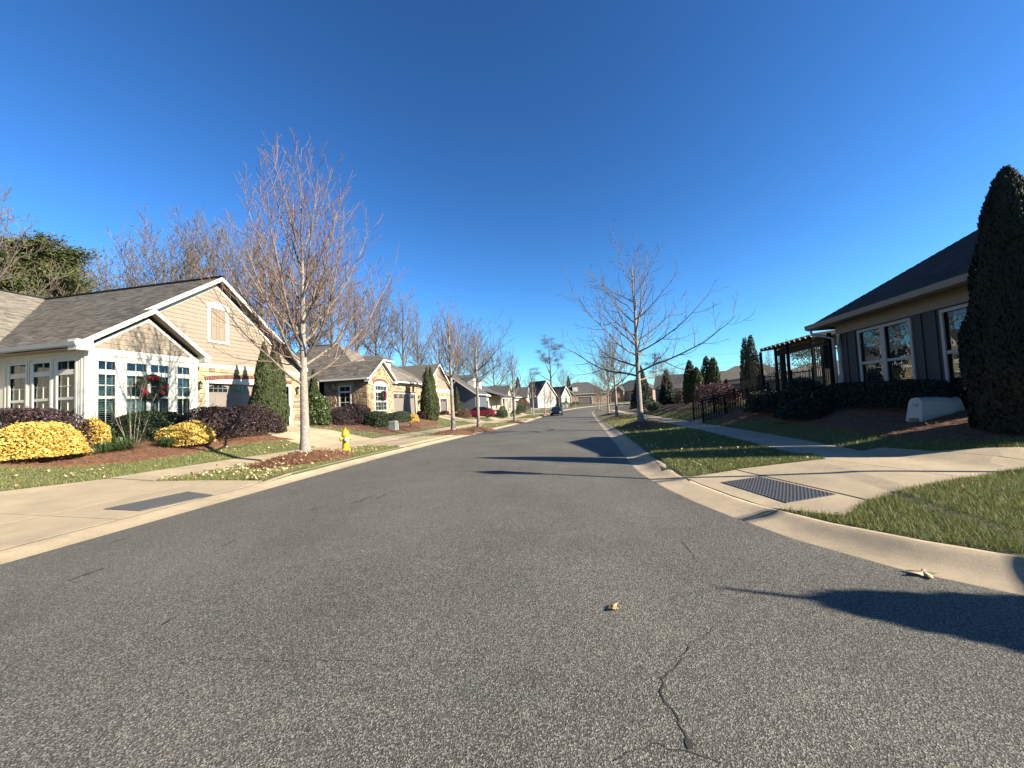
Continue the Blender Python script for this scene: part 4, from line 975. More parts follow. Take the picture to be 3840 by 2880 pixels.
    G().box(-24.5, -19.2, 34.6, 36.65, 6.33, 6.44).build('dormer_fascia', m_trim, R)
    # second garage gable further along
    F2 = FX(-19.0); apx = lambda u: 7.05-abs(u-47.85)*.68
    wall(R, 'wall', F2, 43.2, 52.5, b0, 3.9, [(48.5, 51.0, b0, 2.56), (44.2, 46.8, b0, 2.56)], m_mortar)
    okh = lambda u, w: not (43.9 < u < 47.1 and w < 2.8) and not (48.2 < u < 51.3 and w < 2.8)
    stonework(R, F2, 47.1, 52.4, .4, 3.4, okh, m_stone, 15, (.16, .26), (.25, .55))
    siding(R, F2, 3.9, 6.9, lambda w: 47.85-(6.95-w)/.68, lambda w: 47.85+(6.95-w)/.68, m_tan, .2)
    fpoly(G(), F2, [(43.3, 3.9), (52.4, 3.9), (47.85, 6.95)], -.15, 0).build('gable_wall', m_tan, R)
    for u0, u1 in ((48.5, 51.0), (44.2, 46.8)):
        garage_door(R, F2, u0, u1, .35, 2.56, m_gard, 2, .9, .3); g = G(); fbox(g, F2, u0-.14, u0, b0, 2.7, -.1, .04); fbox(g, F2, u1, u1+.14, b0, 2.7, -.1, .04); fbox(g, F2, u0, u1, 2.56, 2.7, -.1, .04); g.build('garage_trim', m_trim, R)
    g = G(); fbox(g, F2, 43.2, 52.5, 3.45, 3.85, .002, .05); g.build('belt', m_trim, R)
    window(R, F2, 46.6, 47.4, [(4.5, 5.9)], .12, name='attic_window')
    for s in (-1, 1):
        q = [(-18.6, 47.85+s*4.8, 3.88), (-30, 47.85+s*4.8, 3.88), (-30, 47.85, 7.15), (-18.6, 47.85, 7.15)]; slab3(R, 'roof', q, .14, m_shing)
        fpoly(G(), FX(-18.57), [(47.85+s*4.85, 3.62), (47.85, 6.92), (47.85, 7.17), (47.85+s*4.85, 3.87)], -.03, 0).build('rake_board', m_trim, R)
        slab3(R, 'soffit', [(-18.98, 47.85+s*4.8, 3.73), (-18.6, 47.85+s*4.8, 3.73), (-18.6, 47.85, 7.0), (-18.98, 47.85, 7.0)], .015, m_soff)
    # link roof between the two
    slab3(R, 'roof', [(-18.4, 40.5, 4.1), (-18.4, 46, 4.1), (-24.5, 46, 7.4), (-24.5, 40.5, 7.4)], .12, m_shing)
    wall(R, 'wall', FX(-18.9), 40, 43.4, b0, 4.05, [], m_tan)
    G().box(-30, -19.2, 52.3, 52.5, b0, 4).build('wall', m_tan, R)
    return R
house_two()
wr2 = wreath((-17.33, 30.85, 2.75), .30, 1500, 6, 'green wreath with a long red ribbon on the stone bay window', [radians(95)], FX(0), .13)
G().box(-17.1, -17.07, 30.86, 31.02, 2.35, 3.05).build('ribbon_tail', m_bow, wr2)
wr3 = wreath((-17.8, 39.4, 2.2), .12, 500, 7, 'fir swag with a red bow below the garage lantern', [radians(90)], FX(0), .13, .09)
G().box(-17.75, -17.7, 39.36, 39.44, 1.8, 2.2).build('swag_tail', m_wreath, wr3)
# flag on the garage wall
def flag():
    A_ = ax(1560, 1432, -17.0); tip = ax(1590, 1392, -16.6)
    tip = ax(1590, 1391, -16.4); base = ax(1569, 1440, -17.9)
    root = empty('flag', base, label='striped flag with blue starred corner on a slanted white pole', cat='flag')
    G().tube([base, tip], .018, 6).build('pole', m_white, root); G().lathe([(.02, 0), (.04, .04), (.01, .09)], tip, 8).build('finial', m_white, root)
    d = norm(base-tip); L, H = 1.35, .9; mats = [M('flag_red', (.50, .03, .04), .8), m_white, M('flag_blue', (.02, .035, .16), .8)]
    def pt(u, v): return tip+d*(.05+u*H)+np.array([.05*sin(v*7+u*3), .10*v+.06*sin(v*6), -1.])*np.array([1, 1, L*v*.98])+np.array([-.12*v, 0, 0])
    for k in range(13):
        g = G(); u0, u1 = k/13, (k+1)/13; v0 = .42 if k < 7 else 0
        for j in range(12): a, b = v0+(1-v0)*j/12, v0+(1-v0)*(j+1)/12; g.quad(pt(u0, a), pt(u1, a), pt(u1, b), pt(u0, b))
        g.build('stripe', mats[k % 2], root)
    g = G()
    for i_ in range(4):
        for j in range(6): u0, u1, a, b = 7/13*i_/4, 7/13*(i_+1)/4, .42*j/6, .42*(j+1)/6; g.quad(pt(u0, a), pt(u1, a), pt(u1, b), pt(u0, b))
    c = g.build('canton', mats[2], root); g = G()
    for i_ in range(9):
        for j in range(6 if i_ % 2 == 0 else 5):
            u, v = 7/13*(i_+.7)/10, .42*(j+.7+(i_ % 2)*.5)/7
            for s in (-1, 1):
                P5 = [pt(u+.016*cos(2*pi*q/10)*(1 if q % 2 == 0 else .42), v+.011*sin(2*pi*q/10)*(1 if q % 2 == 0 else .42))+np.array([s*.006, -.0, 0]) for q in range(10)]; g.quad(*P5)
    g.build('stars', m_white, c, kind='stuff')
flag()

# ================================================================== smaller houses down the street (built facing -Y in their own frame, then turned)
m_slate = M('slate_blue_siding', (.10, .12, .145), .7, var=.08, rand=.03); m_cream = M('pale_yellow_siding', (.56, .50, .35), .7, var=.05, rand=.02); m_offw = M('off_white_siding', (.52, .50, .45), .7, var=.04, rand=.02)
m_bbrick = ramp_mat('blended_brick', [(.42, .27, .19), (.50, .34, .24), (.36, .21, .15), (.46, .30, .20)], .9)
m_dsh = M('grey_shingle_roof', (.105, .10, .095), .9, col2=(.06, .057, .055), scale=3, bump=.5, bscale=30); m_dark = M('dark_interior', (.01, .011, .013), .3)
def cottage(label, loc, rz, w, dpt, eave, ridge, wallm, gables=(), garages=(), wins=(), porch=None, dormers=(), hip=True, roofm=None, boards=True):
    """front faces local -Y; u runs along +X from 0 to w. gables: (u0,u1,apex,proj), garages: (u0,u1,h), wins: (u0,u1,w0,w1,n)"""
    R = empty('house', (0, 0, 0), label=label, cat='house', group='houses further down the street'); roofm = roofm or m_dsh
    F = FY(0); holes = [(a, b, -1, h) for a, b, h in garages if True]
    wall(R, 'wall', F, 0, w, -1, eave, holes+[(a, b, c, d) for a, b, c, d, n in wins if n == 0], wallm)
    G().box(0, .15, .16, dpt, -1, eave).build('wall', wallm, R); G().box(w-.15, w, .16, dpt, -1, eave).build('wall', wallm, R); G().box(.15, w-.15, dpt-.15, dpt, -1, eave).build('wall', wallm, R)
    o = .4; e = eave; i_ = min(dpt/2, w/2)*(1 if hip else 0)
    a, b, c, d = (-o, -o, e), (w+o, -o, e), (w+o, dpt+o, e), (-o, dpt+o, e); r0, r1 = (i_-.01-(0 if hip else o), dpt/2, ridge), (w-i_+.01+(0 if hip else o), dpt/2, ridge)
    slab3(R, 'roof', [a, b, r1, r0], .1, roofm); slab3(R, 'roof', [c, d, r0, r1], .1, roofm)
    if hip: slab3(R, 'roof', [b, c, r1], .1, roofm); slab3(R, 'roof', [d, a, r0], .1, roofm)
    else:
        for x in (0, w-.12): G().prism([(x, 0, e), (x, dpt, e), (x, dpt/2, ridge-.12)], (.12, 0, 0)).build('gable_wall', wallm, R)
        for x in (-o-.03, w+o):
            for s in (0, 1):
                y0 = -o if s == 0 else dpt+o; G().prism([(x, y0, e-.2), (x, dpt/2, ridge-.2), (x, dpt/2, ridge+.01), (x, y0, e+.01)], (.03, 0, 0)).build('rake_board', m_trim, R)
    G().box(-o, w+o, -o-.1, -o, e-.14, e).build('gutter', m_trim, R)
    for u0, u1, ap, pj in gables:
        fr = FY(-pj); um = (u0+u1)/2; gw = [(x-0, y, z, q) for x, y, z, q, n in wins if n == 1 and u0 <= x <= u1]
        wall(R, 'wall', fr, u0, u1, -1, e, gw, wallm)
        for u in (u0, u1-.12): G().box(u, u+.12, -pj+.16, 0, -1, e).build('wall', wallm, R)
        fpoly(G(), fr, [(u0, e), (u1, e), (um, ap)], -.12, 0).build('gable_wall', wallm, R)
        if boards:
            sl = (ap-e)/(um-u0); siding(R, fr, e, ap-.1, lambda q: u0+(q-e)/sl, lambda q: u1-(q-e)/sl, wallm, .28)
        for s in (-1, 1):
            ue = um+s*((u1-u0)/2+.35); ze = e-.35*(ap-e)/((u1-u0)/2)
            slab3(R, 'roof', [(ue, -pj-.35, ze+.12), (um, -pj-.35, ap+.12), (um, dpt/2, ap+.12), (ue, dpt/2, ze+.12)], .1, roofm)
            fpoly(G(), FY(-pj-.35), [(ue, ze-.12), (um, ap-.12), (um, ap+.13), (ue, ze+.13)], 0, .03).build('rake_board', m_trim, R)
    for u0, u1, h in garages:
        g = G(); fbox(g, F, u0-.13, u0, -1, h+.13, -.1, .04); fbox(g, F, u1, u1+.13, -1, h+.13, -.1, .04); fbox(g, F, u0, u1, h, h+.13, -.1, .04); g.build('garage_trim', m_trim, R)
        garage_door(R, F, u0, u1, -.1, h, m_gard, 4, (u1-u0)/4-.25, .3, -.12, False, rows=1)
    for u0, u1, w0, w1, n in wins:
        fr = F if n == 0 else FY(-[g_[3] for g_ in gables if g_[0] <= u0 <= g_[1]][0])
        m_ = w0+(w1-w0)*.45; window(R, fr, u0, u1, [(w0, m_-.03), (m_+.03, w0+(w1-w0)*.78), (w0+(w1-w0)*.84, w1)], .11, cols=2, grid=[1, 1, 1], glass=m_glassd)
    if porch:
        u0, u1, pj, h = porch; G().box(u0, u1, -pj, 0, -.6, .12).build('porch_floor', m_conc, R)
        for u in np.linspace(u0+.2, u1-.2, 4): G().box(u-.14, u+.14, -pj+.05, -pj+.33, .12, h).build('porch_column', m_trim, R)
        G().box(u0-.1, u1+.1, -pj-.05, -pj+.4, h, h+.35).build('porch_beam', m_trim, R)
        slab3(R, 'porch_roof', [(u0-.4, -pj-.4, h+.35), (u1+.4, -pj-.4, h+.35), (u1+.4, 2., h+1.9), (u0-.4, 2., h+1.9)], .1, roofm)
    for u, y, z0, ww, hh in dormers:
        G().box(u-ww/2, u+ww/2, y, y+3, z0-.6, z0+hh).build('dormer', m_trim, R); window(R, FY(y), u-ww/4, u+ww/4, [(z0+.15, z0+hh-.15)], .08, name='dormer_window', glass=m_glassd)
        G().add([(u-ww*.65, y-.2, z0+hh), (u+ww*.65, y-.2, z0+hh), (u+ww*.65, y+3, z0+hh), (u-ww*.65, y+3, z0+hh), (u, y+.4, z0+hh+ww*.3), (u, y+3, z0+hh+ww*.3)], [(0, 1, 4), (1, 2, 5, 4), (3, 0, 4, 5), (0, 3, 2, 1)]).build('dormer_roof', roofm, R)
    R.location = [float(v) for v in loc]; R.rotation_euler = (0, 0, rz); return R
q = pi/2     # front to +X (the street) from the left side
zg = lambda x, y: float(Z(x, y))
H3 = cottage('slate blue house with gabled side wall behind the red car', (-15.9, 54.6, .1), q, 6.6, 9.5, 3.0, 6.7, m_slate, hip=False, wins=((.8, 2.0, .8, 2.4, 0),), dormers=((4.6, 1.2, 4.1, 1.9, 1.6),))
cottage('pale yellow porch house with white columns beyond the red car', (-16.6, 61.5, -.1), q, 19, 11, 3.1, 6.3, m_cream, gables=((13.2, 18.8, 5.2, 1.2),), garages=((.6, 3.2, 2.25),), porch=(4.0, 12.8, 2.4, 2.5), wins=((5.0, 6.2, .7, 2.3, 0), (8.6, 9.8, .7, 2.3, 0), (15.2, 16.8, .6, 2.4, 1)), dormers=((6.0, 2.0, 4.6, 1.6, 1.2),), hip=True)
cottage('cream house with small white front gable behind the parked hedges', (-15.6, 84, -.2), q, 15, 11, 3.0, 6.3, m_offw, gables=((8.5, 13.5, 5.4, 1.5),), garages=((1.5, 6.0, 2.2),), wins=((10.2, 11.8, .6, 2.4, 1),))
cottage('white gabled house with three narrow attic windows and small side gable', (-13.8, 106, -.1), radians(52), 12.5, 11, 3.2, 7.0, m_offw, gables=((.3, 7.8, 7.4, .8), (8.6, 12.2, 5.6, 2.2)), wins=((9.7, 11.1, .7, 2.9, 1), (3.0, 3.5, 4.4, 6.2, 1), (3.8, 4.3, 4.4, 6.2, 1), (4.6, 5.1, 4.4, 6.2, 1)))
cottage('brick house with arched double window and wide garage at the street bend', (-9.0, 134, .15), radians(8), 17, 12, 3.3, 7.6, m_bbrick, gables=((.5, 4.9, 5.5, 2.2),), garages=((6.4, 11.2, 2.3),), wins=((1.5, 3.9, .7, 3.0, 1),), dormers=((5.8, 1.0, 4.5, 1.7, 1.5),), boards=False)
cottage('grey shingled brick house behind the right street trees', (9, 150, .8), radians(-25), 16, 12, 3.2, 7.2, m_bbrick, gables=((1, 6, 5.6, 1.5),), garages=((8, 12.8, 2.3),), wins=((2.5, 4.5, .7, 2.7, 1),), boards=False)
# right side, beyond the pool
cottage('beige house with white porch beyond the junipers on the right', (17.5, 103, .3), radians(-18), 17, 10, 3.1, 6.6, M('greige_siding', (.30, .28, .24), .7, rand=.02), gables=((9, 14, 5.2, 1.2),), porch=(1.5, 6.5, 1.6, 2.5), wins=((2.2, 3.4, .6, 2.3, 0), (4.4, 5.6, .6, 2.3, 0)), hip=False)
cottage('long house with wide tan hip roof behind the clipped arborvitaes', tuple(ay(2630, 1470, 84)[:2])+(.6,), radians(-22), 17, 12, 2.7, 6.4, M('taupe_siding', (.30, .26, .21), .7, rand=.02), wins=((4, 5.4, .7, 2.2, 0), (9, 10.4, .7, 2.2, 0)), roofm=M('tan_shingle_roof', (.19, .165, .135), .9, col2=(.13, .112, .092), scale=3, bump=.4, bscale=30), gables=((10, 15.5, 4.6, 1.0),))
cottage('tan house seen through the pool fence beyond the pergola', tuple(ay(2865, 1450, 60)[:2])+(.8,), radians(-28), 20, 11, 2.4, 4.5, M('sand_siding', (.42, .36, .27), .7, rand=.02), wins=((3, 4.2, .7, 2.2, 0),), roofm=M('brown_shingle_roof', (.20, .165, .13), .9, col2=(.13, .108, .085), scale=3, bump=.4, bscale=30))
# ================================================================== clubhouse on the right
m_slated = M('charcoal_board', (.036, .038, .042), .7, var=.05, rand=.03); m_btrim = M('greige_trim', (.50, .47, .43), .6, var=.03); m_bsoff = M('greige_soffit', (.27, .235, .175), .6, var=.03)
def clubhouse():
    R = empty('clubhouse', (11, 12.7, .9), label='charcoal board and batten clubhouse with pale window trim and dark hip roof', cat='building')
    F = FXN(8.75); W1 = [(1.2, 2.28), (2.36, 3.30)]
    hs = [(12.22, 13.1, 1.2, 3.3), (13.26, 14.14, 1.2, 3.3), (10.28, 11.2, 1.2, 3.3)]
    wall(R, 'wall', F, 9.6, 15.2, .3, 3.42, hs, m_slated)
    for k, u in enumerate(np.arange(9.75, 15.2, .42)):
        if not any(h[0]-.12 < u < h[1]+.12 for h in hs): g = G(); fbox(g, F, u-.022, u+.022, .5, 3.42, .001, .026); g.build('batten', m_slated, R)
    for a, b, c, d in hs: window(R, F, a, b, W1, .08, mat=m_btrim, cols=1, blind=.012, glass=m_glass)
    g = G(); fbox(g, F, 9.5, 15.25, 3.42, 3.62, .002, .05); g.build('frieze_board', m_bsoff, R)
    g = G(); fbox(g, F, 9.5, 15.25, 3.62, 3.80, .002, .03); g.build('frieze_board', m_bsoff, R)
    g = G(); fbox(g, F, 15.08, 15.22, .5, 3.42, .002, .05); g.build('corner_board', m_btrim, R)
    fpoly(G(), F, [(15.0, 3.42), (15.08, 3.05), (15.14, 2.98), (15.14, 3.42)], .05, .09).build('eave_bracket', m_btrim, R)
    G().box(8.91, 22, 15.04, 15.2, .3, 3.7).build('wall', m_slated, R); G().box(8.91, 22, 9.6, 9.76, .3, 3.7).build('wall', m_slated, R); G().box(22, 22.2, 9.6, 15.2, .3, 3.7).build('wall', m_slated, R)
    e, x0, y0, y1 = 3.88, 8.25, 9.35, 15.95; ap = (11.45, 12.75, 6.05); ap2 = (20, 12.75, 6.05)
    q1 = [(x0, y0, e), (x0, y1, e), ap]; q2 = [(x0, y1, e), (23, y1, e), ap2, ap]; q3 = [(23, y0, e), (x0, y0, e), ap, ap2]
    for q, s in ((q1, 21), (q2, 0), (q3, 0)): slab3(R, 'roof', q, .08, m_dshing)
    shingles(R, q1, m_dshing, .14, .3, 21)
    G().hexa([(8.25, y0, 3.70), (8.12, y0, 3.74), (8.12, y1, 3.74), (8.25, y1, 3.70)], [(8.25, y0, 3.89), (8.10, y0, 3.89), (8.10, y1, 3.89), (8.25, y1, 3.89)]).build('gutter', m_bsoff, R)
    G().box(8.26, 8.74, y0, y1, 3.79, 3.805).build('soffit', m_bsoff, R); G().box(8.75, 22, 15.22, y1, 3.79, 3.805).build('soffit', m_bsoff, R)
    G().box(8.25, 23, y1, y1+.1, 3.72, 3.88).build('gutter', m_bsoff, R)
    G().tube([(8.2, 15.75, 3.72), (8.2, 15.7, 3.55), (8.45, 15.45, 3.42), (8.62, 15.27, 3.3), (8.64, 15.27, 1.35), (8.5, 15.4, 1.15)], .05, 8).build('downspout', m_btrim, R, smooth=True)
    return R
clubhouse()
# pergola beyond the clubhouse
m_dwood = M('dark_stained_wood', (.016, .012, .010), .7, var=.2, scale=8); m_canvas = M('pergola_beige', (.42, .33, .22), .8, var=.06)
def pergola():
    R = empty('pergola', (10.5, 19.5, 1.0), label='dark wooden pergola with scalloped canopy rafters beside the clubhouse', cat='pergola')
    for x, y in ((9.6, 17.6), (9.6, 21.0), (12.6, 17.6), (12.6, 21.0)): G().box(x-.09, x+.09, y-.09, y+.09, .6, 3.35).build('post', m_dwood, R)
    for x in (9.6, 12.6): G().box(x-.06, x+.06, 17.1, 21.6, 3.3, 3.58).build('beam', m_dwood, R)
    n = 12
    for k in range(n):
        y = 17.0+4.6*k/(n-1); g = G(); P = [(8.9+4.4*t/12, 3.58+.16*sin(pi*t/12)) for t in range(13)]
        for (a, za), (b, zb_) in zip(P[:-1], P[1:]): g.hexa([(a, y-.025, za), (b, y-.025, zb_), (b, y+.025, zb_), (a, y+.025, za)], [(a, y-.025, za+.17), (b, y-.025, zb_+.17), (b, y+.025, zb_+.17), (a, y+.025, za+.17)])
        g.build('rafter', m_dwood, R)
    for k in range(n-1):
        ya, yb = 17.03+4.6*k/(n-1), 16.97+4.6*(k+1)/(n-1); g = G(); m = 6
        for j in range(m):
            a, b = j/m, (j+1)/m; za, zb_ = 3.72-.10*sin(pi*a), 3.72-.10*sin(pi*b)
            g.hexa([(9.0, ya+(yb-ya)*a, za), (13.2, ya+(yb-ya)*a, za), (13.2, ya+(yb-ya)*b, zb_), (9.0, ya+(yb-ya)*b, zb_)], [(9.0, ya+(yb-ya)*a, za+.01), (13.2, ya+(yb-ya)*a, za+.01), (13.2, ya+(yb-ya)*b, zb_+.01), (9.0, ya+(yb-ya)*b, zb_+.01)])
        g.build('canopy_panel', m_canvas, R)
pergola()
# tall ornamental fence panels and the lower pool fence
def picket_panel(x, y0, y1, z0, z1, label, rails, step=.112, xd=0., tall=True, post=.05, group='black picket fence around the pool'):
    R = empty('fence_panel', (x, y0, z0), label=label, cat='fence', group=group); L = y1-y0
    for y in (y0, y1): G().box(x-post, x+post, y-post, y+post, z0, z1+.08).build('post', m_blackm, R)
    for z_ in rails: G().box(x-.02, x+.02, y0+post, y1-post, z_-.02, z_+.02).build('rail', m_blackm, R)
    n = int(L/step); me = None
    for k in range(1, n):
        y = y0+L*k/n; o = G().box(x-.0095, x+.0095, y-.0095, y+.0095, z0+.05, z1).build('picket', m_blackm, R)
    return R
picket_panel(8.9, 15.98, 17.04, .95, 3.52, 'tall black picket panel standing next to the clubhouse downspout', (1.1, 3.28, 3.46))
picket_panel(8.9, 18.96, 20.04, .95, 3.48, 'tall black picket panel at the middle of the pergola', (1.1, 3.25, 3.43))
picket_panel(8.9, 21.6, 22.95, .95, 3.48, 'tall black picket panel at the far end of the pool entry', (1.1, 3.25, 3.43))
picket_panel(8.9, 17.14, 18.86, .95, 2.35, 'low black picket gate between the tall panels in front of the pergola', (1.1, 2.3))
picket_panel(8.9, 20.14, 21.5, .95, 2.3, 'low black picket gate at the top of the ramp', (1.1, 2.25, 2.0))
for k, (a, b) in enumerate(((23.1, 25.6), (25.7, 28.2), (28.3, 30.8), (30.9, 33.6))):
    picket_panel(9.4, a, b, .95, 2.42, ['low pool fence panel nearest the tall pool entry', 'second low pool fence panel from the tall pool entry', 'third low pool fence panel from the tall pool entry', 'low pool fence panel farthest along the lawn bank'][k], (1.1, 2.3, 2.38), .12)
picket_panel(14.5, 16.5, 22.5, 1.0, 2.3, 'far pool fence panel seen through the pergola', (1.1, 2.2), .14)
G().box(9.2, 40, 15.3, 34, .85, .97).build('pool_deck', M('pool_deck_concrete', (.80, .74, .64), .8, var=.05, scale=2), None, kind='structure')
wl = G().box(15.5, 15.8, 17, 27, .97, 2.0).build('garden_wall', M('white_wall', (.72, .70, .66), .7, var=.05), None, label='low white wall across the pool deck behind the fence', cat='wall')
# ramp with railings
ramp = G().hexa([(5.6, 20.9, -.1), (8.95, 20.9, -.1), (8.95, 22.4, -.1), (5.6, 22.4, -.1)], [(5.6, 20.9, .14), (8.95, 20.9, .96), (8.95, 22.4, .96), (5.6, 22.4, .14)]).build('ramp', m_conc, None, kind='structure')
def railing(y, label):
    R = empty('ramp_railing', (5.75, y, .12), label=label, cat='railing', group='black railings of the pool ramp'); zb_ = lambda x: .12+.245*(x-5.6)
    for x in (5.75, 6.8, 7.85, 8.8): G().box(x-.035, x+.035, y-.035, y+.035, zb_(x)-.1, zb_(x)+1.1).build('post', m_blackm, R)
    for h in (1.06, .95, .12): bar3(G(), (5.7, y, zb_(5.7)+h), (8.85, y, zb_(8.85)+h), .045, .035).build('rail', m_blackm, R)
    for x in np.arange(5.88, 8.8, .125): G().box(x-.012, x+.012, y-.012, y+.012, zb_(x)+.1, zb_(x)+.93).build('baluster', m_blackm, R)
railing(20.8, 'near black railing along the ramp up to the pool gate'); railing(22.5, 'far black railing along the ramp up to the pool gate')
# irrigation / backflow enclosure
def enclosure():
    A_ = gp(3458, 1592); u = norm(np.array([1., .10, 0])); v = np.array([-u[1], u[0], 0]); L, Wd, Hh = 1.0, .42, .66; z0 = A_[2]-.06
    c = np.array([A_[0], A_[1], z0]); R = empty('utility_enclosure', c, label='pale fibreglass utility enclosure with vents on the mulch by the clubhouse', cat='utility box')
    m_fib = M('pale_fibreglass', (.52, .53, .49), .45, var=.04, scale=3)
    prof = [(0, 0), (Wd, 0), (Wd-.05, Hh-.1), (Wd-.10, Hh-.03), (Wd*.5, Hh), (.10, Hh-.03), (.05, Hh-.1)]
    P0 = [c+v*p+np.array([0, 0, h])+u*(.10*h/Hh) for p, h in prof]; P1 = [c+v*p+np.array([0, 0, h])+u*(L-.12*h/Hh) for p, h in prof]
    b = G().hexa(P0, P1).build('shell', m_fib, R)
    fr = FR(c, v, -u); g = G()
    for k in range(7): fbox(g, fr, .09, .30, .09+k*.016, .098+k*.016, -.012, .014)
    g.build('vent', M('vent_grey', (.22, .21, .2), .7), b)
    g = G(); fbox(g, fr, .14, .26, .46, .52, -.09, -.06); g.build('name_plate', M('plate_grey', (.45, .45, .42), .6), b)
enclosure()
# off-frame things whose shadows fall across the road
def street_lamp(x, y, Ht):
    z0 = zg(x, y); R = empty('street_lamp', (x, y, z0), label='black post lamp with tapered lantern beside the clubhouse path', cat='street lamp')
    c = (x, y, 0); G().lathe([(.16, z0-.1), (.15, z0+.25), (.08, z0+.5), (.055, z0+.8), (.045, Ht-1.0), (.07, Ht-.95)], c, 10).build('post', m_blackm, R)
    G().lathe([(.10, Ht-.93), (.19, Ht-.45)], c, 6).build('lantern', m_lampglass, R); G().lathe([(.24, Ht-.45), (.20, Ht-.38), (.06, Ht-.18), (.02, Ht-.12), (.012, Ht+.1)], c, 8).build('cap', m_blackm, R)
street_lamp(7.35, 6.67, 5.15)

# ================================================================== hydrant
def hydrant():
    p = gp(1297, 1692); z0 = p[2]-.03; c = (p[0], p[1], 0); R = empty('fire_hydrant', (p[0], p[1], z0), label='yellow fire hydrant with steamer cap in the leafy kerb strip', cat='hydrant')
    m_y = M('hydrant_yellow', (.85, .62, .01), .4, var=.08, scale=8, coat=.2); m_dk = M('hydrant_black', (.035, .035, .035), .6)
    s = .92
    G().lathe([(.14, z0), (.14, z0+.08)], c, 14).build('ground_pipe', m_dk, R, smooth=False)
    G().lathe([(.17, z0+.08), (.17, z0+.115), (.125, z0+.13), (.118, z0+.16), (.112, z0+.62*s), (.13, z0+.64*s), (.13, z0+.68*s)], c, 20).build('barrel', m_y, R, smooth=False)
    for k in range(8): a = k*pi/4; G().lathe([(.014, z0+.06), (.014, z0+.135)], (p[0]+.15*cos(a), p[1]+.15*sin(a), 0), 6).build('flange_bolt', m_y, R)
    G().lathe([(.155, z0+.68*s), (.155, z0+.70*s), (.135, z0+.72*s), (.125, z0+.80*s), (.09, z0+.87*s), (.05, z0+.91*s), (.03, z0+.92*s), (.028, z0+.98*s), (.015, z0+.985*s)], c, 20).build('bonnet', m_y, R, smooth=False)
    d = norm(np.array([.72, -.69, 0]))        # steamer outlet faces the road and camera
    def nozzle(d, r, l0, l1, z_, mat, name, cap, capm):
        A_ = np.array([p[0], p[1], z_]); G().tube([A_+d*.06, A_+d*l0], r, 14).build(name, mat, R)
        o = G().tube([A_+d*l0, A_+d*(l0+.012), A_+d*(l0+.05), A_+d*l1], [r*1.05, r*1.28, r*1.22, r*.9], 14).build(cap, capm, R)
        G().tube([A_+d*l1, A_+d*(l1+.035)], .018, 5).build('cap_nut', capm, o)
    nozzle(d, .075, .16, .225, z0+.52*s, m_y, 'steamer_nozzle', 'steamer_cap', M('cap_grey', (.45, .45, .44), .5))
    nozzle(norm(np.array([-.62, -.78, 0])), .05, .15, .225, z0+.55*s, m_y, 'hose_nozzle', 'hose_cap', m_y)
    nozzle(norm(np.array([.62, .78, 0])), .05, .15, .225, z0+.55*s, m_y, 'hose_nozzle', 'hose_cap', m_y)
    A_ = np.array([p[0], p[1], z0+.5]); e = norm(np.array([-.62, -.78, 0])); G().tube([A_+e*.2+np.array([0, 0, .03]), A_+e*.19-np.array([0, 0, .12]), A_+e*.12-np.array([0, 0, .05])], .006, 4).build('cap_chain', m_dk, R)
hydrant()

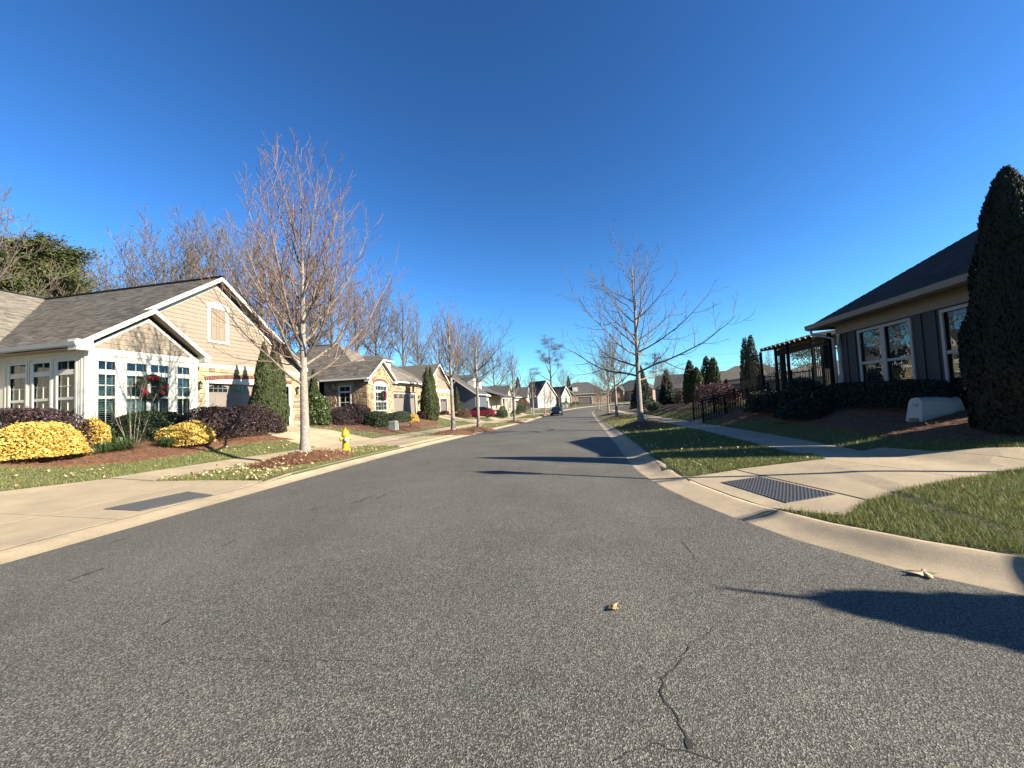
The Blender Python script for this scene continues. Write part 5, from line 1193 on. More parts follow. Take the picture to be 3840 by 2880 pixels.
# ================================================================== cars
def car(label, loc, rz, body, dark=False):
    """sedan, local +X is forward, wheels on z = 0"""
    R = empty('car', (0, 0, 0), label=label, cat='car'); L, Wd = 4.75, 1.82
    paint = M('car_paint_'+('black' if dark else 'red'), body, .3, var=.03, coat=.5, spec=.5); chrome = M('chrome', (.6, .6, .6), .15, metal=1.); rub = M('tyre_rubber', (.015, .015, .015), .8); gl = M('car_glass', (.012, .015, .018), .05, spec=.8)
    # side profile stations: x, z_low, z_belt, half width
    st = [(-2.36, .42, .90, .70), (-2.25, .28, .98, .82), (-1.7, .22, 1.01, .90), (-.8, .20, .98, .91), (.5, .20, .95, .91), (1.2, .21, .92, .90), (1.9, .25, .84, .87), (2.25, .30, .70, .78), (2.38, .38, .60, .66)]
    vs = []; n = 8
    for x, zl, zb_, hw in st:
        sec = [(-hw*.9, zl), (-hw, zl+.12), (-hw, zb_-.18), (-hw*.93, zb_), (hw*.93, zb_), (hw, zb_-.18), (hw, zl+.12), (hw*.9, zl)]
        vs += [(x, y, z_) for y, z_ in sec]
    fs = [(i*n+k, (i+1)*n+k, (i+1)*n+(k+1) % n, i*n+(k+1) % n) for i in range(len(st)-1) for k in range(n)]+[tuple(range(n)), tuple(reversed(range((len(st)-1)*n, len(st)*n)))]
    b = G().add(vs, fs).build('body', paint, R)
    bv = b.modifiers.new('bevel', 'BEVEL'); bv.width = .05; bv.segments = 2; bv.limit_method = 'ANGLE'
    # cabin
    cab = [(-1.95, 1.0, .72), (-1.05, 1.40, .62), (-.2, 1.46, .63), (.35, 1.40, .62), (1.15, .95, .74)]
    vs = []
    for x, z_, hw in cab: vs += [(x, -hw, z_), (x, hw, z_), (x, -max(hw, .84 if z_ > 1.1 else hw), .95), (x, max(hw, .84 if z_ > 1.1 else hw), .95)]
    fs = []
    for i in range(len(cab)-1): o = i*4; p = o+4; fs += [(o, p, p+1, o+1), (o, o+2, p+2, p), (o+1, p+1, p+3, o+3)]
    G().add(vs, fs).build('window_glass', gl, R)
    g = G()
    for i in (1, 2): a, c = cab[i], cab[i+1]; g.hexa([(a[0], -a[2]-.01, a[1]-.03), (c[0], -c[2]-.01, c[1]-.03), (c[0], c[2]+.01, c[1]-.03), (a[0], a[2]+.01, a[1]-.03)], [(a[0], -a[2]+.05, a[1]+.02), (c[0], -c[2]+.05, c[1]+.02), (c[0], c[2]-.05, c[1]+.02), (a[0], a[2]-.05, a[1]+.02)])
    for s in (-1, 1):
        for (a, c) in (((-1.95, .74, 1.0), (-1.05, .64, 1.42)), ((1.15, .76, .95), (.35, .64, 1.42)), ((-.35, .87, .95), (-.3, .66, 1.44))): bar3(g, (a[0], s*a[1], a[2]), (c[0], s*c[1], c[2]), .06, .05)
    g.build('roof_and_pillars', paint, R)
    for x in (-1.42, 1.42):
        for s in (-1, 1):
            wl_ = G().lathe([(.20, -.1), (.32, -.1), (.335, -.05), (.335, .05), (.32, .1), (.20, .1)], (x, s*.82, .335), 20, 'y').build('wheel', rub, R)
            g = G(); g.lathe([(.21, -.08), (.215, .0), (.2, .085)], (x, s*.83, .335), 16, 'y'); g.build('rim', M('rim_dark', (.12, .12, .12), .4, metal=.6), wl_)
            g = G()
            for k in range(5):
                a = 2*pi*k/5+.3; bar3(g, (x, s*.935, .335), (x+.2*cos(a), s*.935, .335+.2*sin(a)), .07, .02, (0, s*1., 0))
            g.build('spoke', chrome, wl_)
    for s in (-1, 1):
        G().box(2.2, 2.36, s*.72-.14, s*.72+.14, .60, .72).build('headlight', M('headlight_lens', (.75, .78, .8), .12), R)
        G().box(-2.35, -2.2, s*.66-.15, s*.66+.15, .72, .90).build('tail_light', M('tail_lens', (.45, .01, .015), .2), R)
        G().box(.75, .95, s*.98-.08, s*.98+.08, .96, 1.08).build('wing_mirror', paint, R)
        for x in (-.35, .75): G().box(x-.1, x+.08, s*.925-.012, s*.925+.012, .80, .83).build('door_handle', chrome, R)
    G().box(2.3, 2.41, -.5, .5, .40, .56).build('grille', m_blackm, R); G().box(-2.42, -2.34, -.26, .26, .55, .68).build('number_plate', m_white, R)
    G().box(2.34, 2.425, -.10, .10, .50, .545).build('badge', chrome, R)
    G().box(-2.44, -2.25, -.75, .75, .30, .37).build('bumper_trim', chrome if not dark else m_blackm, R)
    R.location = [float(v) for v in loc]; R.rotation_euler = (0, 0, rz); return R
car('dark red sedan parked nose-in on the driveway', (-14.35, 50.4, zg(-14, 50.4)+.035), pi+.05, (.22, .008, .016))
car('black sedan coming towards the camera along the left lane', (-4.75, 63.5, float(zr(63))+.04), -pi/2, (.006, .006, .007), True)

# ================================================================== yard sign, utility pedestals, buckets, bench, loose leaves
def yard_sign():
    p = gp(413, 1655); z0 = p[2]; R = empty('yard_sign', (p[0], p[1], z0), label='small white yard sign on a stake behind the strappy clumps', cat='sign')
    G().box(p[0]-.01, p[0]+.01, p[1]-.012, p[1]+.012, z0-.1, z0+.40).build('stake', m_white, R)
    fr = FR((p[0]+.012, p[1], z0), norm(np.array([.12, 1, 0])), norm(np.array([1, -.12, 0]))); g = G(); a, b = .26, .20
    fpoly(g, fr, [(-a+.05, .30), (a-.05, .30), (a-.05, .33), (a, .33), (a, .50), (a-.04, .50), (.1, .53), (-.1, .53), (-a+.04, .50), (-a, .50), (-a, .33), (-a+.05, .33)], 0, .012); pl = g.build('panel', m_white, R)
    ink = M('sign_ink', (.18, .2, .3), .7); g = G()
    for k in range(16): t0, t1 = 2*pi*k/16, 2*pi*(k+1)/16; fpoly(g, fr, [(-.17+.045*cos(t0), .42+.045*sin(t0)), (-.17+.045*cos(t1), .42+.045*sin(t1)), (-.17+.033*cos(t1), .42+.033*sin(t1)), (-.17+.033*cos(t0), .42+.033*sin(t0))], .012, .014)
    g.build('emblem', ink, pl); g = G(); u = -.10
    for wv in (.02, .012, .025, .016, .02, .012, .022, .018): fpoly(g, fr, [(u, .40), (u+wv, .40), (u+wv+.005, .445), (u+.005, .445)], .012, .014); u += wv+.016
    g.build('lettering', ink, pl)
yard_sign()
def pedestal(pxl, w, h, label, mat):
    p = gp(*pxl); R = empty('utility_pedestal', p, label=label, cat='utility box'); x, y, z0 = p
    G().hexa([(x-w/2, y-w/2, z0-.05), (x+w/2, y-w/2, z0-.05), (x+w/2, y+w/2, z0-.05), (x-w/2, y+w/2, z0-.05)], [(x-w*.46, y-w*.46, z0+h*.85), (x+w*.46, y-w*.46, z0+h*.85), (x+w*.46, y+w*.46, z0+h*.85), (x-w*.46, y+w*.46, z0+h*.85)]).build('cabinet', mat, R)
    G().hexa([(x-w*.5, y-w*.5, z0+h*.85), (x+w*.5, y-w*.5, z0+h*.85), (x+w*.5, y+w*.5, z0+h*.85), (x-w*.5, y+w*.5, z0+h*.85)], [(x-w*.38, y-w*.38, z0+h), (x+w*.38, y-w*.38, z0+h), (x+w*.38, y+w*.38, z0+h), (x-w*.38, y+w*.38, z0+h)]).build('lid', mat, R)
m_ped = M('pedestal_green', (.32, .37, .31), .6, var=.05); m_pedw = M('pedestal_grey', (.62, .62, .58), .6, var=.05)
pedestal((1477, 1612), .5, .62, 'grey green utility pedestal in front of the clipped hedge', m_ped)
pedestal((1905, 1564), .4, .7, 'grey utility pedestal beside the driveway with the red car', m_pedw)
pedestal((1997, 1551), .4, 1.2, 'tall pale utility pedestal left of the black car', m_pedw)
pedestal((2114, 1529), .35, .75, 'left one of two white bins by the far hedge', m_white)
pedestal((2128, 1528), .35, .75, 'right one of two white bins by the far hedge', m_white)
pedestal((2429, 1544), .35, .4, 'small white meter box below the junipers', m_white)
def porch_chair():
    R = empty('porch_chair', (0, 0, 0), label='white rocking chair on the yellow porch', cat='chair')
    for k in range(6): G().box(-.26+.09*k, -.20+.09*k, .22, .25, .45, 1.15).build('back_slat', m_white, R)
    G().box(-.3, .3, -.3, .25, .40, .45).build('seat', m_white, R)
    for x in (-.3, .3):
        G().tube([(x, -.5, .1), (x, -.2, .03), (x, .2, .03), (x, .55, .12)], .025, 5).build('rocker', m_white, R); G().box(x-.03, x+.03, -.32, .3, .62, .67).build('armrest', m_white, R)
        for y in (-.28, .22): G().box(x-.025, x+.025, y-.025, y+.025, .04, .62).build('leg', m_white, R)
    R.location = (-15.2, 70.3, .02+zg(-16.6, 61.5)*0); R.rotation_euler = (0, 0, pi/2); R.scale = (1.25,)*3
porch_chair()
def oak_leaf(pxl, size, rz, label, curl, mat):
    p = gp(*pxl); z0 = zroad(p[0], p[1]) if p[0] < 2.4 else p[2]; R = empty('fallen_leaf', (p[0], p[1], z0+.004), rz, label, 'leaf')
    out = []
    for k in range(44):
        t = 2*pi*k/44; lobes = 1+.32*cos(5*t)+.14*cos(10*t+.5); out.append((size*.5*lobes*cos(t)*1.05, size*.42*lobes*sin(t)))
    V = [(0, 0, curl*.55)]; F = []
    for s in (.3, .6, .8, 1.):
        V += [(x*s, y*s, curl*(.35-.35*s*s+.30*sin(2*2*pi*k/44+.7)*s+.22*sin(5*2*pi*k/44+2*s)*s*s)*(1+.5*x/size)) for k, (x, y) in enumerate(out)]
    n = 44; F = [(0, 1+k, 1+(k+1) % n) for k in range(n)]+[(1+r*n+k, 1+(r+1)*n+k, 1+(r+1)*n+(k+1) % n, 1+r*n+(k+1) % n) for r in range(3) for k in range(n)]
    V = np.array(V); V[:, 2] -= V[:, 2].min()
    link('blade', mesh('blade', V, F, True), mat, R)
    V, F = tubes_np([(np.array([[-size*.75, 0, curl*.6], [-size*.3, 0, curl*.8], [size*.3, 0, curl*.7]]), np.array([.0025, .002, .001]))], 4); link('stalk', mesh('stalk', V, F), m_stem, R)
oak_leaf((2302, 2296), .068, .9, 'crumpled tan leaf lying alone in the middle of the road', .03, M('leaf_gold', (.66, .44, .17), .7, col2=(.42, .24, .09), scale=30, trans=.1))
oak_leaf((3462, 2158), .145, -.25, 'pale curled oak leaf lying against the right kerb', .035, M('leaf_pale', (.74, .60, .36), .7, col2=(.5, .36, .2), scale=30, trans=.1))
# ================================================================== planting on the left
def at(pxl): p = gp(*pxl); return (p[0], p[1])
yb = 'yellow leaved shrubs in the front bed'
def ps(name, p0, p1, ptop, x, rx, n, leaf, mat, seed, label, cat='shrub', group=None, **k):
    """shrub on plane x filling the pixel span p0..p1 and reaching up to row ptop"""
    y0, y1 = ax(p0, ptop+40, x)[1], ax(p1, ptop+40, x)[1]; y = (y0+y1)/2; h = max(.3, ax((p0+p1)/2, ptop, x)[2]-zg(x, y)); d_ = math.hypot(x, y); wp = (y1-y0)/2*abs(x)/d_; ry = math.sqrt(max(wp*wp-(rx*y/d_)**2, (.45*wp)**2))*d_/abs(x)
    return shrub(name, (x, y), rx, ry, h, n, leaf, mat, seed, label, cat, group, **k)
def pa(p0, p1, ptop, x, n, leaf, mat, seed, label, tips=1, pw=.75, group=None):
    y0, y1 = ax(p0, 1540, x)[1], ax(p1, 1540, x)[1]; y = (y0+y1)/2; H = ax((p0+p1)/2, ptop, x)[2]-zg(x, y); R_ = (y1-y0)/2*abs(x)/math.hypot(x, y)
    return arborvitae((x, y), H, R_*(1. if tips == 1 else .95), n, leaf, mat, seed, label, ((0, 0, 1.),) if tips == 1 else ((-.10, -R_*.24, .985), (.08, R_*.24, 1.)), group, 0, pw)
ps('yellow_shrub', -70, 308, 1588, -14.35, .95, 16000, .075, m_yellow, 31, 'largest yellow shrub, at the left edge in front of the sunroom', group=yb, boxy=2.7, amp=.09, depth=.34, ragged=.05)
ps('yellow_shrub', 283, 402, 1577, -15.35, .6, 6500, .065, m_yellow, 32, 'small clipped yellow shrub by the sunroom corner post', group=yb, boxy=3.2, amp=.08, depth=.36, ragged=.05)
ps('yellow_shrub', 584, 788, 1580, -14.1, .75, 9000, .07, m_yellow, 33, 'round yellow shrub striped with shade in front of the purple hedge', group=yb, boxy=2.4, amp=.10, depth=.34, ragged=.05)
shrub('purple_hedge', (-17.6, 8.75), 2.8, .75, 1.22, 13000, .075, m_purple, 34, 'dark purple hedge under the sunroom side windows', 'hedge', boxy=3.4, amp=.06, ragged=.05)
ps('purple_hedge', 668, 1042, 1521, -14.75, .95, 19000, .075, m_purple, 35, 'big dark purple hedge in front of the stone garage', 'hedge', boxy=3.2, amp=.08, ragged=.06)
ps('green_hedge', 395, 690, 1547, -15.75, .45, 9000, .075, m_hedge, 36, 'glossy dark green hedge below the wreath', 'hedge', boxy=4., amp=.05)
pa(922, 1094, 1280, -14.9, 30000, .12, m_arb, 37, 'tall twin tipped arborvitae in front of the tan garage', 2, .85)
pa(1150, 1206, 1385, -18.3, 8000, .13, m_arb, 38, 'arborvitae behind the street tree trunk beside the stone house driveway')
ps('holly_bush', 1100, 1236, 1466, -17.1, 1.15, 12000, .12, m_holly, 39, 'round glossy holly bush beside the tan garage driveway', boxy=2.2, amp=.06)
ps('purple_hedge', 1226, 1398, 1519, -16.3, .9, 12000, .09, m_purple, 40, 'dark purple hedge along the stone bay of the second house', 'hedge', boxy=3., amp=.08)
ps('green_hedge', 1370, 1450, 1545, -14.9, .7, 8000, .085, m_hedge, 41, 'nearer block of clipped green hedge by the utility pedestal', 'hedge', boxy=4., amp=.05)
ps('green_hedge', 1440, 1532, 1546, -15.7, .7, 9000, .085, m_hedge, 42, 'longer block of clipped green hedge behind the utility pedestal', 'hedge', boxy=4., amp=.05)
ps('yellow_shrub', 1522, 1568, 1553, -15.3, .62, 4000, .09, m_yellow, 43, 'little yellow shrub between the clipped hedge and the stone garage', group=yb, boxy=2.3, amp=.05)
ps('purple_hedge', 1564, 1606, 1540, -16.0, .8, 4500, .10, m_purple, 44, 'small purple shrub at the foot of the second arborvitae', boxy=2.3)
pa(1570, 1650, 1374, -15.4, 18000, .15, m_arb, 46, 'broad twin tipped arborvitae right of the stone garage', 2, .8)
pa(1701, 1728, 1452, -18.2, 5000, .17, m_arb, 47, 'slim arborvitae at the corner of the slate blue house')
ps('rust_shrub', 1716, 1764, 1531, -15.2, .8, 4000, .10, m_rust, 48, 'rusty brown rounded shrub in front of the red car', boxy=2.2)
ps('red_shrub', 1650, 1684, 1541, -17.9, .6, 2500, .10, m_redleaf, 49, 'low red flowering shrub by the second garage gable', boxy=2.3)
ps('yellow_shrub', 1703, 1718, 1545, -16.6, .4, 900, .09, m_yellow, 50, 'tiny yellow shrub behind the second street tree on the left', group=yb)
ps('dark_hedge', 1856, 1900, 1537, -12.7, .8, 6000, .11, m_hedge, 51, 'clipped dark hedge right behind the red car', 'hedge', boxy=4.5, amp=.04)
for k, (x, y, r, h, lb) in enumerate(((-12.8, 59.5, .6, .7, 'round boxwood ball left of the grey pedestal'), (-13.2, 62.5, .55, .65, 'second round boxwood ball along the yellow porch'), (-14.2, 65, .8, 1.5, 'taller dark shrub by the yellow porch steps'), (-12.9, 70, .8, .8, 'low boxwood in front of the third street tree'))):
    shrub('boxwood', (x, y), r, r, h, 2200, .10, m_hedge, 60+k, lb, boxy=2.2)
shrub('rust_shrub', (-13.0, 72.8), .9, 1.1, .5, 2500, .11, m_rust, 65, 'rust coloured groundcover bush beyond the boxwoods', boxy=2.3)
shrub('dark_hedge', (-13.2, 78.5), .9, 1.6, 1.5, 4000, .12, m_hedge, 66, 'dark hedge by the cream gabled house', 'hedge', boxy=4., amp=.05)
shrub('large_bush', (-15, 92), 1.8, 3.2, 3.0, 9000, .16, m_rust, 67, 'large brown leafless looking thicket before the white gabled house', boxy=2.2, amp=.15)
shrub('dark_hedge', (-7.2, 112), 1.2, 3.4, 1.3, 5000, .14, m_hedge, 68, 'long dark hedge behind the two white bins', 'hedge', boxy=4., amp=.05, rz=1.3)
for k, (x, y, lb) in enumerate(((-6.5, 131, 'low dark bush under the brick house double window'), (-3.4, 131.5, 'low dark bush beside the brick house garage'))): shrub('dark_bush', (x, y), 1.3, .7, 1.0, 1800, .14, m_hedge, 70+k, lb)
# strappy clumps and the crape myrtle
for k, (pxl, R_, lb) in enumerate((((455, 1693), .52, 'largest strappy green clump at the foot of the crape myrtle'), ((385, 1702), .40, 'smaller strappy green clump left of the crape myrtle'), ((630, 1680), .48, 'strappy green clump in front of the striped yellow shrub'), ((330, 1712), .28, 'thin dry strappy tuft nearest the big yellow shrub'))):
    clump(at(pxl), R_, 420 if k < 3 else 130, m_liri if k < 3 else m_dry, 80+k, lb)
def crape(base, H, n, seed, label, spread=.55, mat=m_bark2, tw=m_twig2, lite=False):
    z0 = zg(*base); R = empty('crape_myrtle', (base[0], base[1], z0), label=label, cat='small tree'); rng = np.random.RandomState(seed); out = []
    S = dict(SM); S.update(up=[.5, .5, .4], wob=[.10, .14, .2], seg=[.25, .2, .15], tip=[.35, .3, .4], rmin=.0035, dens=[3.2, 4.5, 0], t0=[.45, .2, 0], ang=[26, 34, 0], len=[.36, .5, 0], fall=[.4, .4, 0], rr=[.6, .6, 0])
    if lite: S['dens'] = [1.5, 2.4, 0]; S['rmin'] = .003
    for k in range(n):
        a = 2*pi*k/n+rng.uniform(-.3, .3); an = radians(rng.uniform(6, 24))*spread/.55; d = np.array([cos(a)*sin(an), sin(a)*sin(an), cos(an)])
        grow(rng, np.array([cos(a)*.10, sin(a)*.10, -.03]), d, H*rng.uniform(.75, 1.0), .013 if lite else .022, 0, S, out)
    for lv, nm, m_ in ((0, 'stems', mat), (1, 'branches', tw), (2, 'twigs', tw)):
        tb = [(P, R_) for P, R_, l in out if l == lv]; V, F = tubes_np(tb, 5-lv); link(nm, mesh(nm, V, F), m_, R)
    return R
crape(at((497, 1668)), 2.3, 7, 90, 'bare multi stemmed crape myrtle in front of the sunroom', lite=True)
crape((9.0, 44.0), 4.2, 9, 91, 'bare brown crape myrtle beside the dark arborvitaes', .9)

# ================================================================== street trees
gl = 'street trees along the left kerb'; gr = 'street trees along the right kerb'
T1 = (-8.75, 10.75)
S1 = street_tree(T1, .26, 7.5, .14, 2.1, 4.7, 103, 'large bare maple with pale trunk beside the hydrant', 'up', MT, 32, (1.25, 1.75, .24), group=gl, rmin=.0055)
T2, T3, T4 = [tuple(gp(*q_, .2)[:2]) for q_ in ((1700, 1612), (1795, 1600), (1930, 1576))]
s2 = street_tree(T2, .17, 7.3, .13, 2.6, 4.2, 111, 'bare street tree on a dark mulch mound, second along the left kerb', 'narrow', MT, 20, (1.2, 1.9, .18), group=gl, rmin=.007, dens=[0, 2.6, 3.2, 0])
s3 = street_tree(T3, .17, 6.6, .125, 2.9, 5.0, 112, 'bare wide street tree right beside the red car', 'wide', MG, 18, (1.2, 1.9, .15), group=gl, rmin=.007, dens=[0, 2.2, 2.8, 0])
s4 = street_tree(T4, .17, 7.2, .14, 2.2, 3.6, 113, 'bare upright street tree between red car and black car', 'narrow', MG, 24, (1.2, 1.8, .12), group=gl, rmin=.010, dens=[0, 2.4, 2.6, 0])
for k, (pxl, src, s, lb) in enumerate((((2001, 1562), s4, .85, 'bare street tree left of the black car'), ((2045, 1554), s2, .72, 'bare street tree just behind the black car'), ((2068, 1549), s4, .8, 'bare street tree at the front of the black car'), ((2098, 1528), s3, .72, 'small bare tree beside the two white bins'), ((2159, 1528), s2, .62, 'small bare tree in front of the brick house'))):
    p = gp(*pxl); copy_tree(src, (p[0], p[1], p[2]-.05), 1.3*k+.5, s, lb)
    if k < 3: mound((p[0], p[1]), 1.1, 1.7, .1, 200+k)
R1 = tuple(gp(2403, 1578, .3)[:2])
r1 = street_tree(R1, .27, 8.8, .155, 2.3, 6.0, 121, 'tallest bare wide crowned tree along the right kerb', 'wide', MG, 26, (1.1, 1.7, .28), group=gr, rmin=.0065)
p = gp(2313, 1560, .2); r2 = street_tree((p[0], p[1]), .17, 7.0, .15, 2.4, 4.2, 122, 'second bare tree along the right kerb, with forked upright limbs', 'up', MG, 22, (1.2, 1.6, .18), group=gr, rmin=.009, dens=[0, 2.4, 3., 0])
for k, (pxl, src, s, lb) in enumerate((((2283, 1555), r2, .88, 'third bare tree along the right kerb'), ((2256, 1541), r1, .62, 'fourth bare tree along the right kerb'), ((2247, 1537), r2, .7, 'fifth bare tree along the right kerb'), ((2242, 1536), s4, .65, 'last slim bare tree before the street bends right'))):
    p = gp(*pxl); c = copy_tree(src, (p[0], p[1], p[2]-.05), 1.7*k+2, s, lb); c['group'] = gr
    mound((p[0], p[1]), 1.0, 1.5, .1, 210+k)

# ================================================================== planting on the right
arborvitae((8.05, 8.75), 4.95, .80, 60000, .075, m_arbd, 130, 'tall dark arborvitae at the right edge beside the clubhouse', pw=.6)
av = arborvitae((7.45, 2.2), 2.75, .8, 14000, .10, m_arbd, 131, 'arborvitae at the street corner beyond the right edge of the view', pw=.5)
G().tube([(7.45, 2.2, zg(7.45, 2.2)+2.4), (7.43, 2.2, zg(7.45, 2.2)+3.08)], [.05, .02], 5).build('leader', m_dbark, av)
arborvitae((8.4, 33.2), 3.45, .85, 9000, .16, m_arb, 132, 'dark arborvitae with a lower second tip on the lawn bank', tips=((0, 0, 1.), (.35, -.55, .82)), pw=.6)
arborvitae((10.9, 36.5), 4.1, .85, 8000, .16, m_arb, 133, 'twin tipped arborvitae behind the low pool fence', tips=((-.2, .25, 1.), (.2, -.3, .97)), pw=.55)
arborvitae((13.3, 34.4), 5.3, .72, 8000, .15, m_arb, 134, 'tallest slim arborvitae left of the pool entry', tips=((-.15, .2, .97), (.15, -.2, 1.)), pw=.5)
hd = 'shaded hedges in front of the clubhouse'
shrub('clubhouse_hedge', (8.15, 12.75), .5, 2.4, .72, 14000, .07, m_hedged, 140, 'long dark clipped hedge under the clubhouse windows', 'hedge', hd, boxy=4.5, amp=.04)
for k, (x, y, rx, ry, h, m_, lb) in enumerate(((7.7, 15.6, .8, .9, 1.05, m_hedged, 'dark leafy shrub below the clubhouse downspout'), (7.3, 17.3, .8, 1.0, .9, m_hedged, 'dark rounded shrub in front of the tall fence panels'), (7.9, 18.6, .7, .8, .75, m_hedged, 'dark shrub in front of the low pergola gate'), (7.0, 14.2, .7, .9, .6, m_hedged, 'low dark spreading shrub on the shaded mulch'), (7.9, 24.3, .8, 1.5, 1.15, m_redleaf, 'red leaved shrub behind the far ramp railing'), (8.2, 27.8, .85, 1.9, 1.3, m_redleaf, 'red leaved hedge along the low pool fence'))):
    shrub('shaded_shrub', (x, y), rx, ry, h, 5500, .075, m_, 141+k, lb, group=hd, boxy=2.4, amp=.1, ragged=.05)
def fir(base, H, R_, n, seed, label, mat=m_fir, leaf=.28):
    z0 = zg(*base); Rt = empty('conifer', (base[0], base[1], z0), label=label, cat='conifer'); rs = np.random.RandomState(seed)
    f = 1-rs.uniform(0, 1, n)**.6; f = .04+.95*f; a = rs.uniform(0, 2*pi, n); whorl = np.abs(np.sin(f*26+1.5*np.sin(a*2)))
    rad = R_*(1-f)**.85*(.72+.28*whorl)*(1-.5*rs.uniform(0, 1, n)**2); D = np.stack([np.cos(a), np.sin(a), np.full(n, .1)], 1)
    C = np.stack([np.cos(a)*rad, np.sin(a)*rad, f*H-.10*rad], 1); V, F = leaves_np(C, D*.2+[0, 0, 1.], leaf, rs, .4, .55); link('foliage', mesh('foliage', V, F), mat, Rt)
    V, F = tubes_np([(np.array([[0, 0, -.1], [0, 0, H*.96]]), np.array([R_*.09, .015]))], 6); link('trunk', mesh('trunk', V, F), m_dbark, Rt); return Rt
m_jun = M('juniper_green', (.075, .10, .045), .75, col2=(.025, .04, .02), island=True, trans=.1)
fir((6.9, 50), 5.6, 1.7, 7000, 150, 'broad juniper behind the second tree along the right kerb', m_jun)
fir((8.6, 43.5), 3.9, 1.15, 5000, 151, 'smaller juniper just right of the wide crowned tree', m_jun)
fir((-26, 150), 11, 2.6, 3000, 152, 'small pointed conifer behind the cream gabled house roof', leaf=.7); fir((-7.0, 172), 12, 2.4, 3000, 153, 'small pointed conifer behind the brick house roof', leaf=.7)
shrub('rust_shrub', (9.4, 39.5), .95, .95, 1.35, 4500, .10, m_rust, 160, 'rounded golden brown shrub on the lawn bank', boxy=2.3)
shrub('olive_shrub', (10.2, 42), .6, .6, 1.9, 2500, .12, m_olive, 161, 'small olive shrub behind the golden brown shrub', boxy=2.2)
shrub('dark_hedge', (6.7, 40.5), .55, 1.8, .8, 5000, .10, m_hedge, 162, 'low dark hedge at the foot of the junipers', 'hedge', boxy=4.)

# ================================================================== woods behind the houses
SB = dict(up=[0, .6, .45, .35], wob=[0, .10, .15, .2], seg=[1, .9, .6, .45], tip=[.1, .15, .2, .4], rmin=.016, dens=[0, 1.9, 3.4, 0], t0=[0, .2, .15, 0], ang=[0, 38, 40, 0], len=[0, .42, .46, 0], fall=[0, .5, .5, 0], rr=[0, .5, .5, 0])
def bg_proto(seed, H, tr, h0, spread, nl, ang, twm, name='woodland_tree'):
    R = empty(name, (0, 0, 0), label='x', cat='tree', group='bare trees behind the houses')
    tree_parts(R, bare_tree_mesh(seed, H, tr, h0, spread, SB, nl, ang, lambda f: 1.05-.55*f, lean=(.02*(seed % 3-1), .015)), (m_dbark, m_dbark, twm, twm), (6, 4, 3, 3)); return R
m_tw3 = M('brown_twigs', (.25, .19, .125), .9, col2=(.11, .082, .055), island=True); m_tw4 = M('pinkish_twigs', (.30, .225, .155), .9, col2=(.15, .11, .078), island=True)
PR = [bg_proto(301, 16, .28, 4.5, 8.2, 19, (58, 24), m_tw3), bg_proto(302, 18, .30, 6., 7.2, 18, (48, 18), m_tw4), bg_proto(303, 15, .26, 4., 8.8, 19, (66, 26), m_tw3), bg_proto(304, 17, .24, 5.5, 6.2, 18, (42, 16), m_tw4)]
HB = (16, 18, 15, 17); usedp = set()
def bgtree(px, py, dist, v, label, zb=None):
    d = ray(px, py); hd_ = math.hypot(d[0], d[1]); p = CP+d*(dist/hd_); z0 = zg(p[0], p[1])-.3; s = (p[2]-z0)/HB[v]; lim = min(s, 1.35)
    if v not in usedp: o = PR[v]; usedp.add(v); o.location = (p[0], p[1], z0); o.scale = (lim, lim, s); o.rotation_euler = (0, 0, px*.7); o['label'] = label
    else: copy_tree(PR[v], (p[0], p[1], z0), px*.7, (lim, lim, s), label)
BG = [(-60, 790, 36, 0), (215, 940, 58, 3), (300, 965, 66, 1), (400, 1005, 70, 3), (500, 1010, 62, 0), (600, 945, 60, 2), (700, 890, 58, 0), (790, 890, 62, 1), (890, 930, 58, 2), (980, 960, 66, 0), (1070, 1010, 60, 2), (1150, 1000, 64, 1), (1240, 1020, 60, 0), (1330, 1060, 66, 3), (1410, 1120, 70, 2), (1500, 1120, 66, 1), (1565, 1170, 80, 3), (1640, 1225, 84, 0), (1710, 1235, 90, 2), (1780, 1275, 95, 0), (1850, 1310, 105, 2)]
for k, (px_, py_, ds, v) in enumerate(BG):
    bgtree(px_, py_, ds, v, ['tall bare tree leaning in at the left edge above the pine', 'bare tree just right of the pine crown', 'second bare tree right of the pine crown', 'third bare tree above the tan house ridge', 'fourth bare tree above the tan house ridge', 'dense bare tree left of the tan gable peak', 'high bare tree straight behind the tan gable peak', 'bare tree right of the tan gable peak', 'bare tree behind the left limbs of the large maple', 'bare tree behind the trunk of the large maple', 'low spreading bare tree behind the maple trunk', 'bare tree seen through the right half of the maple', 'bare tree at the right limbs of the large maple', 'slender bare tree right of the large maple', 'bare tree above the stone house dormer', 'upright bare tree above the stone garage', 'slender bare tree above the second garage gable', 'bare tree behind the second street tree', 'bare tree behind the slate blue house', 'bare tree above the yellow porch house', 'last bare tree of the wood above the porch roof'][k])
for k, (px_, py_, ds, v, lb) in enumerate(((2112, 1398, 150, 2, 'bare tree left of the pointed conifer at the street end'), (2275, 1300, 125, 0, 'tall bare tree at the street bend'), (2225, 1415, 160, 3, 'thin bare tree above the brick house roof'), (2880, 1318, 52, 3, 'thin bare tree above the pool fence'), (2510, 1395, 140, 2, 'pale bare tree above the beige house roof'), (2400, 1400, 170, 1, 'distant bare tree right of the street bend'), (1990, 1400, 150, 0, 'distant bare tree left of the white gable'))): bgtree(px_, py_, ds, v, lb)
